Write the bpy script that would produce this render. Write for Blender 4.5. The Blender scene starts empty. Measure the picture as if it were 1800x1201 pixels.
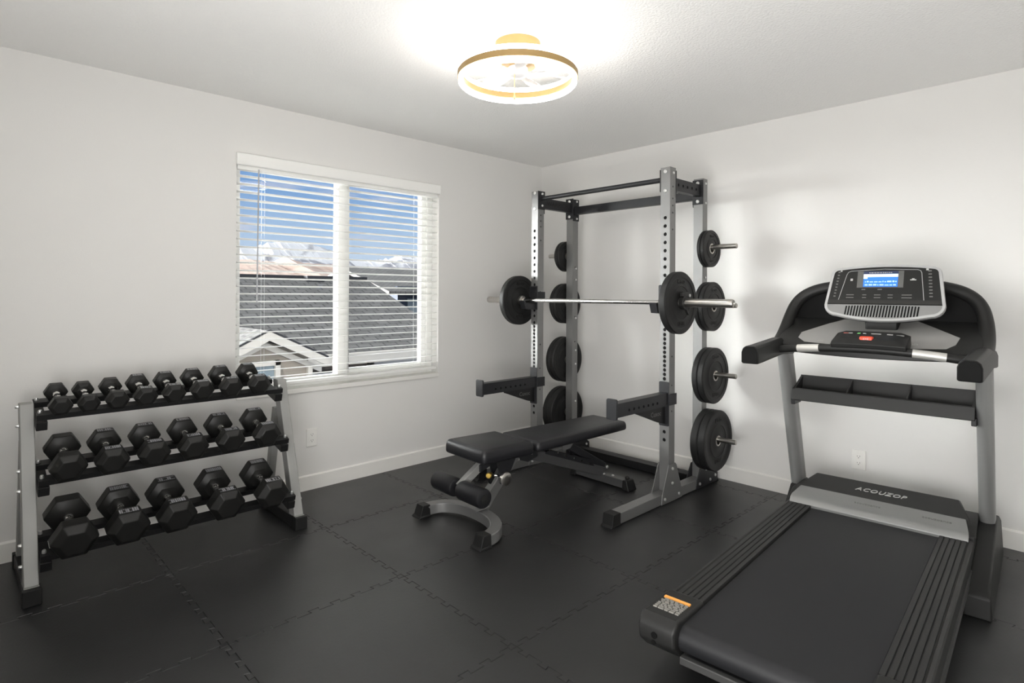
import bpy, bmesh, math, random
from math import sin, cos, pi, radians, sqrt, atan2
from mathutils import Vector, Matrix

random.seed(7)
SC = bpy.context.scene
COL = SC.collection

# ------------------------------------------------------------------ camera
TH, FPX, CY, HC, ROLL = 0.8025, 1026.18, 515.85, 1.2874, -0.0051
U0, V0, CEIL = 3.9025, 3.6568, 2.44
cam_d = bpy.data.cameras.new('camera')
cam_d.sensor_fit = 'HORIZONTAL'
cam_d.sensor_width = 36.0
cam_d.lens = 36.0 * FPX / 1800.0
cam_d.shift_y = -(600.5 - CY) / 1800.0
cam_d.clip_start = 0.02
cam_d.clip_end = 5000
cam = bpy.data.objects.new('camera', cam_d)
COL.objects.link(cam)
_f = Vector((cos(TH), sin(TH), 0)); _r = Vector((sin(TH), -cos(TH), 0)); _u = Vector((0, 0, 1))
_c, _s = cos(ROLL), sin(ROLL)
_x = _r * _c - _u * _s
_y = _r * _s + _u * _c
_z = -_f
cam.matrix_world = Matrix(((_x.x, _y.x, _z.x, 0), (_x.y, _y.y, _z.y, 0), (_x.z, _y.z, _z.z, HC), (0, 0, 0, 1)))
SC.camera = cam

# ------------------------------------------------------------------ view
SC.view_settings.view_transform = 'Standard'
SC.view_settings.look = 'None'
SC.view_settings.exposure = 0.0
SC.view_settings.gamma = 1.0
SC.view_settings.use_curve_mapping = False
SC.cycles.max_bounces = 12
SC.cycles.diffuse_bounces = 6
SC.cycles.transparent_max_bounces = 16
SC.cycles.use_denoising = True

# ------------------------------------------------------------------ world
def build_world():
    w = bpy.data.worlds.new('sky'); SC.world = w
    w.use_nodes = True
    nt = w.node_tree; N = nt.nodes; L = nt.links
    N.clear()
    out = N.new('ShaderNodeOutputWorld'); bg = N.new('ShaderNodeBackground')
    tc = N.new('ShaderNodeTexCoord'); sep = N.new('ShaderNodeSeparateXYZ')
    L.new(tc.outputs['Generated'], sep.inputs[0])
    ramp = N.new('ShaderNodeValToRGB'); L.new(sep.outputs['Z'], ramp.inputs[0])
    cr = ramp.color_ramp
    pts = [(0.0, (.50, .60, .76)), (.05, (.60, .72, .90)), (.10, (.42, .58, .83)), (.17, (.19, .37, .70)), (.30, (.16, .33, .66)), (1.0, (.10, .22, .5))]
    cr.elements[0].position = 0; cr.elements[1].position = 1
    for p, c in pts[1:-1]: cr.elements.new(p)
    for e, (p, c) in zip(cr.elements, pts): e.position = p; e.color = (*c, 1)
    # wispy pinkish clouds
    mp = N.new('ShaderNodeMapping'); mp.inputs['Scale'].default_value = (2.6, 2.6, 15)
    L.new(tc.outputs['Generated'], mp.inputs[0])
    nz = N.new('ShaderNodeTexNoise'); nz.inputs['Scale'].default_value = 1.7; nz.inputs['Detail'].default_value = 5
    L.new(mp.outputs[0], nz.inputs['Vector'])
    cr2 = N.new('ShaderNodeValToRGB'); L.new(nz.outputs['Fac'], cr2.inputs[0])
    cr2.color_ramp.elements[0].position = .54; cr2.color_ramp.elements[1].position = .72
    mix = N.new('ShaderNodeMix'); mix.data_type = 'RGBA'
    L.new(cr2.outputs[0], mix.inputs[0]); L.new(ramp.outputs[0], mix.inputs[6])
    mix.inputs[7].default_value = (.72, .70, .80, 1)
    # brighter sky high overhead, added out of view to strengthen the window light
    mr = N.new('ShaderNodeMapRange'); mr.inputs[1].default_value = .24; mr.inputs[2].default_value = .5
    L.new(sep.outputs['Z'], mr.inputs[0])
    mix2 = N.new('ShaderNodeMix'); mix2.data_type = 'RGBA'
    L.new(mr.outputs[0], mix2.inputs[0]); L.new(mix.outputs[2], mix2.inputs[6])
    mix2.inputs[7].default_value = (SKY_TOP[0], SKY_TOP[1], SKY_TOP[2], 1)
    # bright sky patch added low on the left, out of view, to light the room
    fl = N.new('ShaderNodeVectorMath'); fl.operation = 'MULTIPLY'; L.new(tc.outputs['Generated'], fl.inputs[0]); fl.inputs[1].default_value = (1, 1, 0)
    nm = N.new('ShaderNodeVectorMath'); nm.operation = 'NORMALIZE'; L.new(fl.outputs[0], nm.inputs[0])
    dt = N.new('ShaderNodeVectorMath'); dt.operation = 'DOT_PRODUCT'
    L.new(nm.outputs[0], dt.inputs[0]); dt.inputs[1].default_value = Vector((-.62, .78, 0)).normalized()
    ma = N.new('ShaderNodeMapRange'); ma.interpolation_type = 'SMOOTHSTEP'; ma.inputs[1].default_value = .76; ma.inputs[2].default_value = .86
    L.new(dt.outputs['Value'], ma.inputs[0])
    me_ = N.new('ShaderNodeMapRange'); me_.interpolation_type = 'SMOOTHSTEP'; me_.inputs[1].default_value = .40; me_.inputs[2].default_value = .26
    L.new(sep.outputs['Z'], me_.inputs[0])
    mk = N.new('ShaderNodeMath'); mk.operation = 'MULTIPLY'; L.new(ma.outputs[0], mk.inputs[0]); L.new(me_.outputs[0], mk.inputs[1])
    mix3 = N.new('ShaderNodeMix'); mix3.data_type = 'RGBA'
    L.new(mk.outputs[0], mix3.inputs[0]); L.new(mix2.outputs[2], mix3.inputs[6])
    mix3.inputs[7].default_value = (*SKY_FILL, 1)
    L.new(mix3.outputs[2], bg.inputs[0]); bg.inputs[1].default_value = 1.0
    L.new(bg.outputs[0], out.inputs[0])
SKY_TOP = (.8, .84, .92)
SKY_FILL = (66., 66., 66.)  # added sky patch, unseen, that pushes daylight in through the window
LED_STRENGTH = 25.0
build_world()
sun_d = bpy.data.lights.new('sun', 'SUN'); sun_d.energy = 1.3; sun_d.angle = radians(.6); sun_d.color = (1, .95, .88)
sun = bpy.data.objects.new('sun', sun_d); COL.objects.link(sun)
def area(name, loc, direction, sx, sy, energy, color=(1, .99, .975)):
    d = bpy.data.lights.new(name, 'AREA'); d.shape = 'RECTANGLE'; d.size = sx; d.size_y = sy; d.energy = energy; d.color = color
    o = bpy.data.objects.new(name, d); COL.objects.link(o); o.location = loc
    o.rotation_euler = Vector(direction).to_track_quat('-Z', 'Y').to_euler(); return o
area('rear_fill_light', (-.40, .48, 1.15), (1, .06, .62), 1.9, 1.9, 150)  # added fill light behind the camera; the rear wall has no doorway
sun.location = (0, -6, 12)
sun.rotation_euler = Vector((.55, .62, -.62)).to_track_quat('-Z', 'Y').to_euler()

# ------------------------------------------------------------------ materials
def mat(name, color, rough=.5, metal=0., spec=.5, bump=None, emit=None, noise=None, coat=0.):
    m = bpy.data.materials.new(name); m.use_nodes = True
    nt = m.node_tree; N = nt.nodes; L = nt.links
    b = N['Principled BSDF']
    b.inputs['Base Color'].default_value = (*color, 1)
    b.inputs['Roughness'].default_value = rough
    b.inputs['Metallic'].default_value = metal
    b.inputs['Specular IOR Level'].default_value = spec
    if coat: b.inputs['Coat Weight'].default_value = coat
    if emit:
        b.inputs['Emission Color'].default_value = (*emit[0], 1); b.inputs['Emission Strength'].default_value = emit[1]
    tc = None
    if bump or noise:
        tc = N.new('ShaderNodeTexCoord')
    if bump:
        sc, st, dist = bump
        n = N.new('ShaderNodeTexNoise'); n.inputs['Scale'].default_value = sc; n.inputs['Detail'].default_value = 3
        L.new(tc.outputs['Object'], n.inputs['Vector'])
        bp = N.new('ShaderNodeBump'); bp.inputs['Strength'].default_value = st; bp.inputs['Distance'].default_value = dist
        L.new(n.outputs['Fac'], bp.inputs['Height']); L.new(bp.outputs[0], b.inputs['Normal'])
    if noise:
        sc, amt = noise
        n = N.new('ShaderNodeTexNoise'); n.inputs['Scale'].default_value = sc; n.inputs['Detail'].default_value = 4
        L.new(tc.outputs['Object'], n.inputs['Vector'])
        hs = N.new('ShaderNodeMapRange'); hs.inputs[1].default_value = .3; hs.inputs[2].default_value = .7
        hs.inputs[3].default_value = 1 - amt; hs.inputs[4].default_value = 1 + amt
        L.new(n.outputs['Fac'], hs.inputs[0])
        mx = N.new('ShaderNodeMix'); mx.data_type = 'RGBA'; mx.blend_type = 'MULTIPLY'; mx.inputs[0].default_value = 1
        mx.inputs[6].default_value = (*color, 1); L.new(hs.outputs[0], mx.inputs[7])
        L.new(mx.outputs[2], b.inputs['Base Color'])
    return m

M = {}
M['wall'] = mat('wall_paint', (.73, .722, .705), .75, bump=(160, .10, .003), spec=.3)
M['ceiling'] = mat('ceiling_texture', (.86, .855, .84), .9, bump=(95, .55, .006), spec=.2)
M['trim'] = mat('trim_paint', (.78, .77, .74), .45)
M['vinyl'] = mat('white_vinyl', (.82, .82, .80), .4)
M['blind'] = mat('blind_white', (.86, .86, .84), .45)
M['outlet'] = mat('outlet_white', (.80, .79, .76), .35)
M['slot'] = mat('outlet_slot', (.05, .05, .05), .6)
M['silver'] = mat('silver_powder_coat', (.215, .214, .213), .42, .5, bump=(900, .15, .0006))
M['graphite'] = mat('graphite_powder_coat', (.10, .10, .102), .42, .5, bump=(900, .15, .0006))
M['frame_gray'] = mat('dark_grey_frame', (.055, .055, .054), .45, .2)
M['silver_light'] = mat('light_silver_powder_coat', (.30, .30, .29), .5, .25, bump=(900, .15, .0006))
M['charcoal'] = mat('charcoal_powder_coat', (.020, .0205, .023), .42, .2, spec=.4, bump=(900, .15, .0006))
M['black_metal'] = mat('black_powder_coat', (.010, .010, .0105), .45, .1, spec=.35)
M['chrome'] = mat('chrome', (.78, .77, .75), .16, 1.)
M['steel'] = mat('brushed_steel', (.55, .53, .50), .3, 1.)
M['bolt'] = mat('zinc_bolt', (.75, .75, .74), .3, .9)
M['rubber'] = mat('black_rubber', (.011, .011, .011), .5, spec=.3, bump=(300, .12, .001))
M['rubber_hex'] = mat('hex_rubber', (.010, .0099, .0094), .42, spec=.35, bump=(240, .1, .0008))
M['emboss'] = mat('raised_lettering', (.26, .26, .28), .4)  # light grey also paints the window gloss on the raised letters
M['emboss_dark'] = mat('moulded_lettering', (.006, .006, .006), .3, spec=.3)
M['vinyl_black'] = mat('black_upholstery', (.011, .011, .013), .4, spec=.4, bump=(420, .10, .0008))
M['foam'] = mat('black_foam', (.009, .009, .0105), .45, spec=.35)
M['plastic'] = mat('black_plastic', (.013, .013, .0125), .48, spec=.35, bump=(700, .12, .0004))
M['plastic_gray'] = mat('grey_plastic', (.31, .305, .295), .5)
M['plastic_silver'] = mat('silver_plastic', (.23, .23, .228), .40, .35)
M['bezel'] = mat('silver_bezel', (.42, .42, .42), .35, .3)
M['panel'] = mat('console_face', (.012, .012, .0115), .4, spec=.3)
M['panel2'] = mat('console_band', (.022, .0215, .020), .45, spec=.3)
M['belt'] = mat('treadmill_belt', (.013, .0133, .015), .55, spec=.35, bump=(600, .2, .0006))
M['deckrail'] = mat('ribbed_plastic', (.020, .020, .0195), .5, spec=.35)
M['void'] = mat('recess_black', (.004, .004, .004), .7, spec=.15)  # near-black; also paints the shade inside the hollow rack tubes
M['red'] = mat('red_key', (.75, .06, .02), .4)
M['gold'] = mat('brushed_gold', (.36, .24, .10), .45, .5)
M['brass'] = mat('brass', (.62, .42, .10), .3, .9)
M['led'] = mat('led_diffuser', (.9, .9, .88), .5, emit=((1., .975, .935), LED_STRENGTH))
M['fanwhite'] = mat('fan_white', (.62, .62, .64), .4)
M['screen_blue'] = mat('screen_blue', (.02, .1, .4), .3, emit=((.03, .19, .78), 1.0))
M['screen_white'] = mat('screen_white', (.6, .7, .8), .3, emit=((.72, .85, .98), 1.0))
M['screen_text'] = mat('screen_text', (.3, .5, .8), .3, emit=((.30, .52, .95), 1.0))
M['screen_dark'] = mat('screen_dark', (.01, .015, .03), .3, emit=((.01, .02, .07), 1.0))
M['screen_frame'] = mat('screen_frame', (.10, .10, .095), .4)
M['print_white'] = mat('white_print', (.42, .42, .41), .5)
M['print_gray'] = mat('grey_print', (.13, .13, .125), .5)
M['print_green'] = mat('green_print', (.15, .55, .15), .5)
M['print_red'] = mat('red_print', (.5, .12, .1), .5)
M['contact'] = mat('pulse_contact', (.62, .61, .58), .4, .5)
M['sticker_orange'] = mat('orange_sticker', (.85, .38, .08), .5)
M['sticker_text'] = mat('sticker_print', (.26, .25, .23), .5)
M['ext_cream'] = mat('cream_trim', (.66, .62, .56), .6)
M['ext_white'] = mat('white_trim', (.72, .70, .68), .6)
M['ext_dark'] = mat('dark_edge', (.03, .03, .035), .7)
M['ext_navy'] = mat('navy_wall', (.025, .04, .075), .7)
M['ext_glass'] = mat('house_glass', (.22, .27, .30), .15)
M['ext_brown'] = mat('brown_siding', (.13, .10, .085), .8)

def led_glow_material(): return M['led']

def rubber_floor():
    m = bpy.data.materials.new('rubber_mat'); m.use_nodes = True
    nt = m.node_tree; N = nt.nodes; L = nt.links; b = N['Principled BSDF']
    g = N.new('ShaderNodeNewGeometry')
    n1 = N.new('ShaderNodeTexNoise'); n1.inputs['Scale'].default_value = 2.2; n1.inputs['Detail'].default_value = 6
    L.new(g.outputs['Position'], n1.inputs['Vector'])
    r = N.new('ShaderNodeValToRGB'); L.new(n1.outputs['Fac'], r.inputs[0])
    r.color_ramp.elements[0].position = .3; r.color_ramp.elements[0].color = (.009, .009, .0093, 1)
    r.color_ramp.elements[1].position = .72; r.color_ramp.elements[1].color = (.014, .014, .0144, 1)
    L.new(r.outputs[0], b.inputs['Base Color'])
    rr = N.new('ShaderNodeMapRange'); L.new(n1.outputs['Fac'], rr.inputs[0])
    rr.inputs[1].default_value = .3; rr.inputs[2].default_value = .7; rr.inputs[3].default_value = .41; rr.inputs[4].default_value = .33
    L.new(rr.outputs[0], b.inputs['Roughness'])
    b.inputs['Specular IOR Level'].default_value = .7
    # fine ribbed grain
    wv = N.new('ShaderNodeTexWave'); wv.inputs['Scale'].default_value = 90; wv.bands_direction = 'X'
    L.new(g.outputs['Position'], wv.inputs['Vector'])
    wv2 = N.new('ShaderNodeTexWave'); wv2.inputs['Scale'].default_value = 90; wv2.bands_direction = 'Y'
    L.new(g.outputs['Position'], wv2.inputs['Vector'])
    mu = N.new('ShaderNodeMath'); mu.operation = 'MULTIPLY'; L.new(wv.outputs['Fac'], mu.inputs[0]); L.new(wv2.outputs['Fac'], mu.inputs[1])
    n2 = N.new('ShaderNodeTexNoise'); n2.inputs['Scale'].default_value = 60; L.new(g.outputs['Position'], n2.inputs['Vector'])
    ad = N.new('ShaderNodeMath'); ad.operation = 'ADD'; L.new(mu.outputs[0], ad.inputs[0]); L.new(n2.outputs['Fac'], ad.inputs[1])
    bp = N.new('ShaderNodeBump'); bp.inputs['Strength'].default_value = .25; bp.inputs['Distance'].default_value = .0012
    L.new(ad.outputs[0], bp.inputs['Height']); L.new(bp.outputs[0], b.inputs['Normal'])
    return m
M['floor'] = rubber_floor()

def shingles():
    m = bpy.data.materials.new('roof_shingles'); m.use_nodes = True
    nt = m.node_tree; N = nt.nodes; L = nt.links; b = N['Principled BSDF']
    g = N.new('ShaderNodeNewGeometry')
    mp = N.new('ShaderNodeMapping'); mp.inputs['Scale'].default_value = (3.2, 7.2, 0)
    L.new(g.outputs['Position'], mp.inputs[0])
    br = N.new('ShaderNodeTexBrick'); br.inputs['Scale'].default_value = 1.0
    br.inputs['Brick Width'].default_value = .9; br.inputs['Row Height'].default_value = 1.0; br.inputs['Mortar Size'].default_value = .06
    br.inputs['Color1'].default_value = (.15, .146, .14, 1); br.inputs['Color2'].default_value = (.21, .205, .197, 1); br.inputs['Mortar'].default_value = (.09, .088, .085, 1)
    L.new(mp.outputs[0], br.inputs['Vector'])
    L.new(br.outputs['Color'], b.inputs['Base Color']); b.inputs['Roughness'].default_value = .9
    return m
M['shingles'] = shingles()

def siding(c, name):
    m = mat(name, c, .8)
    nt = m.node_tree; N = nt.nodes; L = nt.links; b = N['Principled BSDF']
    g = N.new('ShaderNodeNewGeometry'); s = N.new('ShaderNodeSeparateXYZ'); L.new(g.outputs['Position'], s.inputs[0])
    mm = N.new('ShaderNodeMath'); mm.operation = 'MULTIPLY'; mm.inputs[1].default_value = 6.5; L.new(s.outputs['Z'], mm.inputs[0])
    fr = N.new('ShaderNodeMath'); fr.operation = 'FRACT'; L.new(mm.outputs[0], fr.inputs[0])
    bp = N.new('ShaderNodeBump'); bp.inputs['Strength'].default_value = .8; bp.inputs['Distance'].default_value = .03; bp.invert = True
    L.new(fr.outputs[0], bp.inputs['Height']); L.new(bp.outputs[0], b.inputs['Normal'])
    return m
M['siding'] = siding((.30, .26, .22), 'taupe_siding')

def terrain(name, ca, cb, scale, lo, hi):
    m = mat(name, ca, .95, spec=.1)
    nt = m.node_tree; N = nt.nodes; L = nt.links; b = N['Principled BSDF']
    g = N.new('ShaderNodeNewGeometry')
    n = N.new('ShaderNodeTexNoise'); n.inputs['Scale'].default_value = scale; n.inputs['Detail'].default_value = 8; n.inputs['Distortion'].default_value = .6
    L.new(g.outputs['Position'], n.inputs['Vector'])
    r = N.new('ShaderNodeValToRGB'); L.new(n.outputs['Fac'], r.inputs[0])
    r.color_ramp.elements[0].position = lo; r.color_ramp.elements[0].color = (*ca, 1)
    r.color_ramp.elements[1].position = hi; r.color_ramp.elements[1].color = (*cb, 1)
    L.new(r.outputs[0], b.inputs['Base Color'])
    return m
M['snow'] = terrain('snowy_rock', (.36, .36, .39), (.80, .80, .82), .035, .42, .52)  # rock and snow tones lightened to paint in distance haze
M['hill'] = terrain('dry_hillside', (.42, .30, .25), (.60, .49, .43), .06, .35, .65)
M['ground'] = terrain('dry_ground', (.13, .10, .085), (.19, .16, .135), .3, .35, .65)

def glass_mat(name, tint=(1, 1, 1), refl=1.45, extra=None):
    m = bpy.data.materials.new(name); m.use_nodes = True
    nt = m.node_tree; N = nt.nodes; L = nt.links; N.clear()
    o = N.new('ShaderNodeOutputMaterial'); t = N.new('ShaderNodeBsdfTransparent'); g = N.new('ShaderNodeBsdfGlossy')
    t.inputs[0].default_value = (*tint, 1); g.inputs['Roughness'].default_value = .02
    f = N.new('ShaderNodeFresnel'); f.inputs[0].default_value = refl
    mx = N.new('ShaderNodeMixShader'); L.new(f.outputs[0], mx.inputs[0]); L.new(t.outputs[0], mx.inputs[1]); L.new(g.outputs[0], mx.inputs[2])
    last = mx
    if extra:
        d = N.new('ShaderNodeBsdfDiffuse'); d.inputs[0].default_value = (.9, .9, .9, 1)
        mx2 = N.new('ShaderNodeMixShader'); mx2.inputs[0].default_value = extra
        L.new(mx.outputs[0], mx2.inputs[1]); L.new(d.outputs[0], mx2.inputs[2]); last = mx2
    L.new(last.outputs[0], o.inputs[0])
    return m
M['glass'] = glass_mat('window_glass', (.97, .98, .97), 1.25)
M['acrylic'] = glass_mat('fan_acrylic', (.98, .98, .98), 1.06, .22)

# ------------------------------------------------------------------ mesh helpers
class MB:
    """collects shapes, then links them as ONE mesh object"""
    def __init__(s): s.bm = bmesh.new(); s.mi = 0; s.mats = []
    def use(s, m):
        if m not in s.mats: s.mats.append(m)
        s.mi = s.mats.index(m); return s
    def face(s, vs):
        try:
            f = s.bm.faces.new(vs); f.material_index = s.mi; return f
        except ValueError: return None
    def box(s, x0, x1, y0, y1, z0, z1, T=None):
        P = [Vector((x, y, z)) for z in (z0, z1) for y in (y0, y1) for x in (x0, x1)]
        if T: P = [T(p) for p in P]
        v = [s.bm.verts.new(p) for p in P]
        for q in ((0, 2, 3, 1), (4, 5, 7, 6), (0, 1, 5, 4), (2, 6, 7, 3), (0, 4, 6, 2), (1, 3, 7, 5)): s.face([v[i] for i in q])
        return s
    def loft(s, rings, cap=True, closed=True):
        R = [[s.bm.verts.new(p) for p in r] for r in rings]
        n = len(R[0])
        for a, b in zip(R, R[1:]):
            for i in range(n if closed else n - 1):
                j = (i + 1) % n
                s.face([a[i], a[j], b[j], b[i]])
        if cap:
            s.face(list(reversed(R[0]))); s.face(R[-1])
        return s
    def prism(s, poly, axis, a, b, T=None):
        """extrude a 2D polygon along an axis; axis 'x': (y,z) 'y': (x,z) 'z': (x,y)"""
        def mk(p, t):
            if axis == 'x': q = Vector((t, p[0], p[1]))
            elif axis == 'y': q = Vector((p[0], t, p[1]))
            else: q = Vector((p[0], p[1], t))
            return T(q) if T else q
        return s.loft([[mk(p, a) for p in poly], [mk(p, b) for p in poly]])
    def tube(s, p0, p1, r, n=16, r1=None, cap=True):
        return s.path([p0, p1], r, n, radii=[r, r if r1 is None else r1], cap=cap)
    def path(s, pts, r, n=12, radii=None, cap=True, sec=None, up=None):
        """sweep a circle (or a section of 2D points) along points"""
        P = [Vector(p) for p in pts]; rings = []
        prev = None
        for i, p in enumerate(P):
            if i == 0: d = P[1] - P[0]
            elif i == len(P) - 1: d = P[-1] - P[-2]
            else: d = (P[i + 1] - P[i]).normalized() + (P[i] - P[i - 1]).normalized()
            d.normalize()
            if up is not None: ref = Vector(up)
            elif prev is None: ref = Vector((0, 0, 1)) if abs(d.z) < .9 else Vector((0, 1, 0))
            else: ref = prev
            a = (ref - d * ref.dot(d)).normalized(); b = d.cross(a); prev = a
            rr = radii[i] if radii else r
            if sec: rings.append([p + a * (q[1] * rr) + b * (q[0] * rr) for q in sec])
            else: rings.append([p + a * (cos(2 * pi * k / n) * rr) + b * (sin(2 * pi * k / n) * rr) for k in range(n)])
        return s.loft(rings, cap)
    def lathe(s, prof, c, axis, n=32):
        """prof: list of (radius, offset along axis)"""
        ax = Vector(axis).normalized(); ref = Vector((0, 0, 1)) if abs(ax.z) < .9 else Vector((1, 0, 0))
        a = (ref - ax * ref.dot(ax)).normalized(); b = ax.cross(a); c = Vector(c)
        rings = [[c + ax * t + a * (cos(2 * pi * k / n) * r) + b * (sin(2 * pi * k / n) * r) for k in range(n)] for r, t in prof]
        return s.loft(rings, True)
    def ring(s, prof, c, axis, n=64):
        """closed section revolved about axis: prof a closed loop of (r, t)"""
        ax = Vector(axis).normalized(); ref = Vector((0, 0, 1)) if abs(ax.z) < .9 else Vector((1, 0, 0))
        a = (ref - ax * ref.dot(ax)).normalized(); b = ax.cross(a); c = Vector(c)
        R = [[s.bm.verts.new(c + ax * t + a * (cos(2 * pi * k / n) * r) + b * (sin(2 * pi * k / n) * r)) for k in range(n)] for r, t in prof]
        m = len(R)
        for i in range(m):
            A, B = R[i], R[(i + 1) % m]
            for k in range(n): s.face([A[k], A[(k + 1) % n], B[(k + 1) % n], B[k]])
        return s
    def perf(s, o, u, v, n, w, h, holes, depth=.004):
        """flat panel w x h at o spanned by u,v with round holes (a,b,r); holes get a short inner wall"""
        o, u, v, n = Vector(o), Vector(u), Vector(v), Vector(n)
        bm = s.bm
        edges = []
        def loop(pts):
            vs = [bm.verts.new(o + u * a + v * b) for a, b in pts]
            es = [bm.edges.new((vs[i], vs[(i + 1) % len(vs)])) for i in range(len(vs))]
            edges.extend(es); return vs
        loop([(0, 0), (w, 0), (w, h), (0, h)])
        loops = []
        for a, b, r in holes:
            loops.append(loop([(a + r * cos(2 * pi * k / 14), b + r * sin(2 * pi * k / 14)) for k in range(14)]))
        res = bmesh.ops.triangle_fill(bm, use_beauty=True, edges=edges, normal=n)
        for f in res['geom']:
            if isinstance(f, bmesh.types.BMFace): f.material_index = s.mi
        for vs in loops:
            back = [bm.verts.new(q.co - n * depth) for q in vs]
            for i in range(14):
                j = (i + 1) % 14
                s.face([vs[i], vs[j], back[j], back[i]])
        return s
    def text(s, string, size, T, extrude=.0006, shear=0., spacing=1.):
        cu = bpy.data.curves.new('lettering', 'FONT'); cu.body = string; cu.size = size; cu.extrude = extrude
        cu.align_x = 'CENTER'; cu.align_y = 'CENTER'; cu.shear = shear; cu.resolution_u = 2; cu.space_character = spacing
        ob = bpy.data.objects.new('lettering', cu)
        me = bpy.data.meshes.new_from_object(ob)
        base = len(s.bm.verts)
        vs = [s.bm.verts.new(T(v.co.copy())) for v in me.vertices]
        for p in me.polygons: s.face([vs[i] for i in p.vertices])
        bpy.data.objects.remove(ob); bpy.data.curves.remove(cu); bpy.data.meshes.remove(me)
        return s
    def build(s, name, m=None, parent=None, bevel=0., seg=2, smooth=35, loc=None, fixn=True):
        bm = s.bm
        bmesh.ops.remove_doubles(bm, verts=bm.verts, dist=1e-6)
        if fixn: bmesh.ops.recalc_face_normals(bm, faces=bm.faces)
        me = bpy.data.meshes.new(name); bm.to_mesh(me); bm.free()
        if s.mats:
            for k in s.mats: me.materials.append(M[k])
        else: me.materials.append(M[m] if isinstance(m, str) else m)
        if smooth:
            me.polygons.foreach_set('use_smooth', [True] * len(me.polygons))
            me.set_sharp_from_angle(angle=radians(smooth))
        o = bpy.data.objects.new(name, me); COL.objects.link(o)
        if parent: o.parent = parent
        if loc: o.location = loc
        if bevel:
            b = o.modifiers.new('bevel', 'BEVEL'); b.width = bevel; b.segments = seg; b.limit_method = 'ANGLE'; b.angle_limit = radians(40); b.harden_normals = True
        return o

def thing(name, label, cat, loc=(0, 0, 0), rot=(0, 0, 0), group=None):
    o = bpy.data.objects.new(name, None); COL.objects.link(o)
    o.empty_display_size = .05
    o.location = loc; o.rotation_euler = rot
    return tag(o, label, cat, group)
def tag(o, label, cat, group=None):
    o['label'] = label; o['category'] = cat
    if group: o['group'] = group
    return o
def struct(o): o['kind'] = 'structure'; return o
def dup(root, loc, label, group=None):
    r = root.copy(); COL.objects.link(r); r.location = loc; r['label'] = label
    if group: r['group'] = group
    for ch in root.children:
        c = ch.copy(); COL.objects.link(c); c.parent = r
        for g in ch.children:
            d = g.copy(); COL.objects.link(d); d.parent = c
    return r
def rrect(x0, x1, y0, y1, r, n=5):
    P = []
    for cx, cy, a0 in ((x1 - r, y1 - r, 0), (x0 + r, y1 - r, 90), (x0 + r, y0 + r, 180), (x1 - r, y0 + r, 270)):
        for k in range(n + 1):
            a = radians(a0 + 90 * k / n); P.append((cx + r * cos(a), cy + r * sin(a)))
    return P
_bolts = {}
class Bolts:
    """each bolt is a part of its own; they share one mesh per size"""
    def __init__(s): s.q = []
    def build(s, name, m, parent):
        for p, n, r, h in s.q:
            k = (r, h, m)
            if k not in _bolts:
                o = MB().lathe([(r, 0), (r, h * .6), (r * .75, h)], (0, 0, 0), (0, 0, 1), 10).build(name, m, parent); _bolts[k] = o.data
            else:
                o = bpy.data.objects.new(name, _bolts[k]); COL.objects.link(o); o.parent = parent
            o.location = p; o.rotation_euler = Vector(n).to_track_quat('Z', 'X').to_euler()
def bolt(mb, p, n, r=.009, h=.006): mb.q.append((Vector(p), Vector(n), r, h))

# ------------------------------------------------------------------ room shell
X0, Y0 = -.42, -.42
WX0, WX1, WZ0, WZ1 = 1.239, 2.739, .655, 2.122
T_ = .15
struct(MB().box(X0 - T_, U0 + T_, Y0 - T_, V0 + T_, -.17, -.012).build('floor', 'floor', smooth=0))
struct(MB().box(X0 - T_, U0 + T_, Y0 - T_, V0 + T_, CEIL, CEIL + .2).build('ceiling', 'ceiling', smooth=0))
w = MB()
w.box(X0, WX0, V0, V0 + T_, -.012, CEIL).box(WX1, U0, V0, V0 + T_, -.012, CEIL)
w.box(WX0, WX1, V0, V0 + T_, -.012, WZ0).box(WX0, WX1, V0, V0 + T_, WZ1, CEIL)
struct(w.build('wall_left', 'wall', smooth=0))
struct(MB().box(U0, U0 + T_, Y0 - T_, V0 + T_, -.012, CEIL).build('wall_right', 'wall', smooth=0))
struct(MB().box(X0 - T_, X0, Y0 - T_, V0 + T_, -.012, CEIL).build('wall_rear', 'wall', smooth=0))
struct(MB().box(X0, U0, Y0 - T_, Y0, -.012, CEIL).build('wall_near', 'wall', smooth=0))
BH = .098
bb = [(0, 0), (0, BH), (.006, BH), (.013, BH - .008), (.013, 0)]
struct(MB().prism([(V0 - a, b) for a, b in bb], 'x', X0, U0).build('baseboard_left', 'trim'))
struct(MB().prism([(U0 - a, b) for a, b in bb], 'y', Y0, V0).build('baseboard_right', 'trim'))

# window: sill, frame, glass
w = MB().box(WX0, WX1, V0 + .0, V0 + T_, WZ0 - .012, WZ0 + .014)
w.box(WX0 - .0, WX1 + .0, V0 - .012, V0 + .01, WZ0 - .016, WZ0 + .014)
struct(w.build('trim_1', 'trim', bevel=.003))
FY0, FY1 = V0 + .085, V0 + .145
win = MB()
fz0, fz1 = WZ0 + .014, WZ1
win.box(WX0, WX0 + .05, FY0, FY1, fz0, fz1).box(WX1 - .05, WX1, FY0, FY1, fz0, fz1)
win.box(WX0 + .05, WX1 - .05, FY0, FY1, fz0, fz0 + .055).box(WX0 + .05, WX1 - .05, FY0, FY1, fz1 - .05, fz1)
win.box(1.935, 2.005, FY0 - .012, FY1, fz0 + .055, fz1 - .05)
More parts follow.
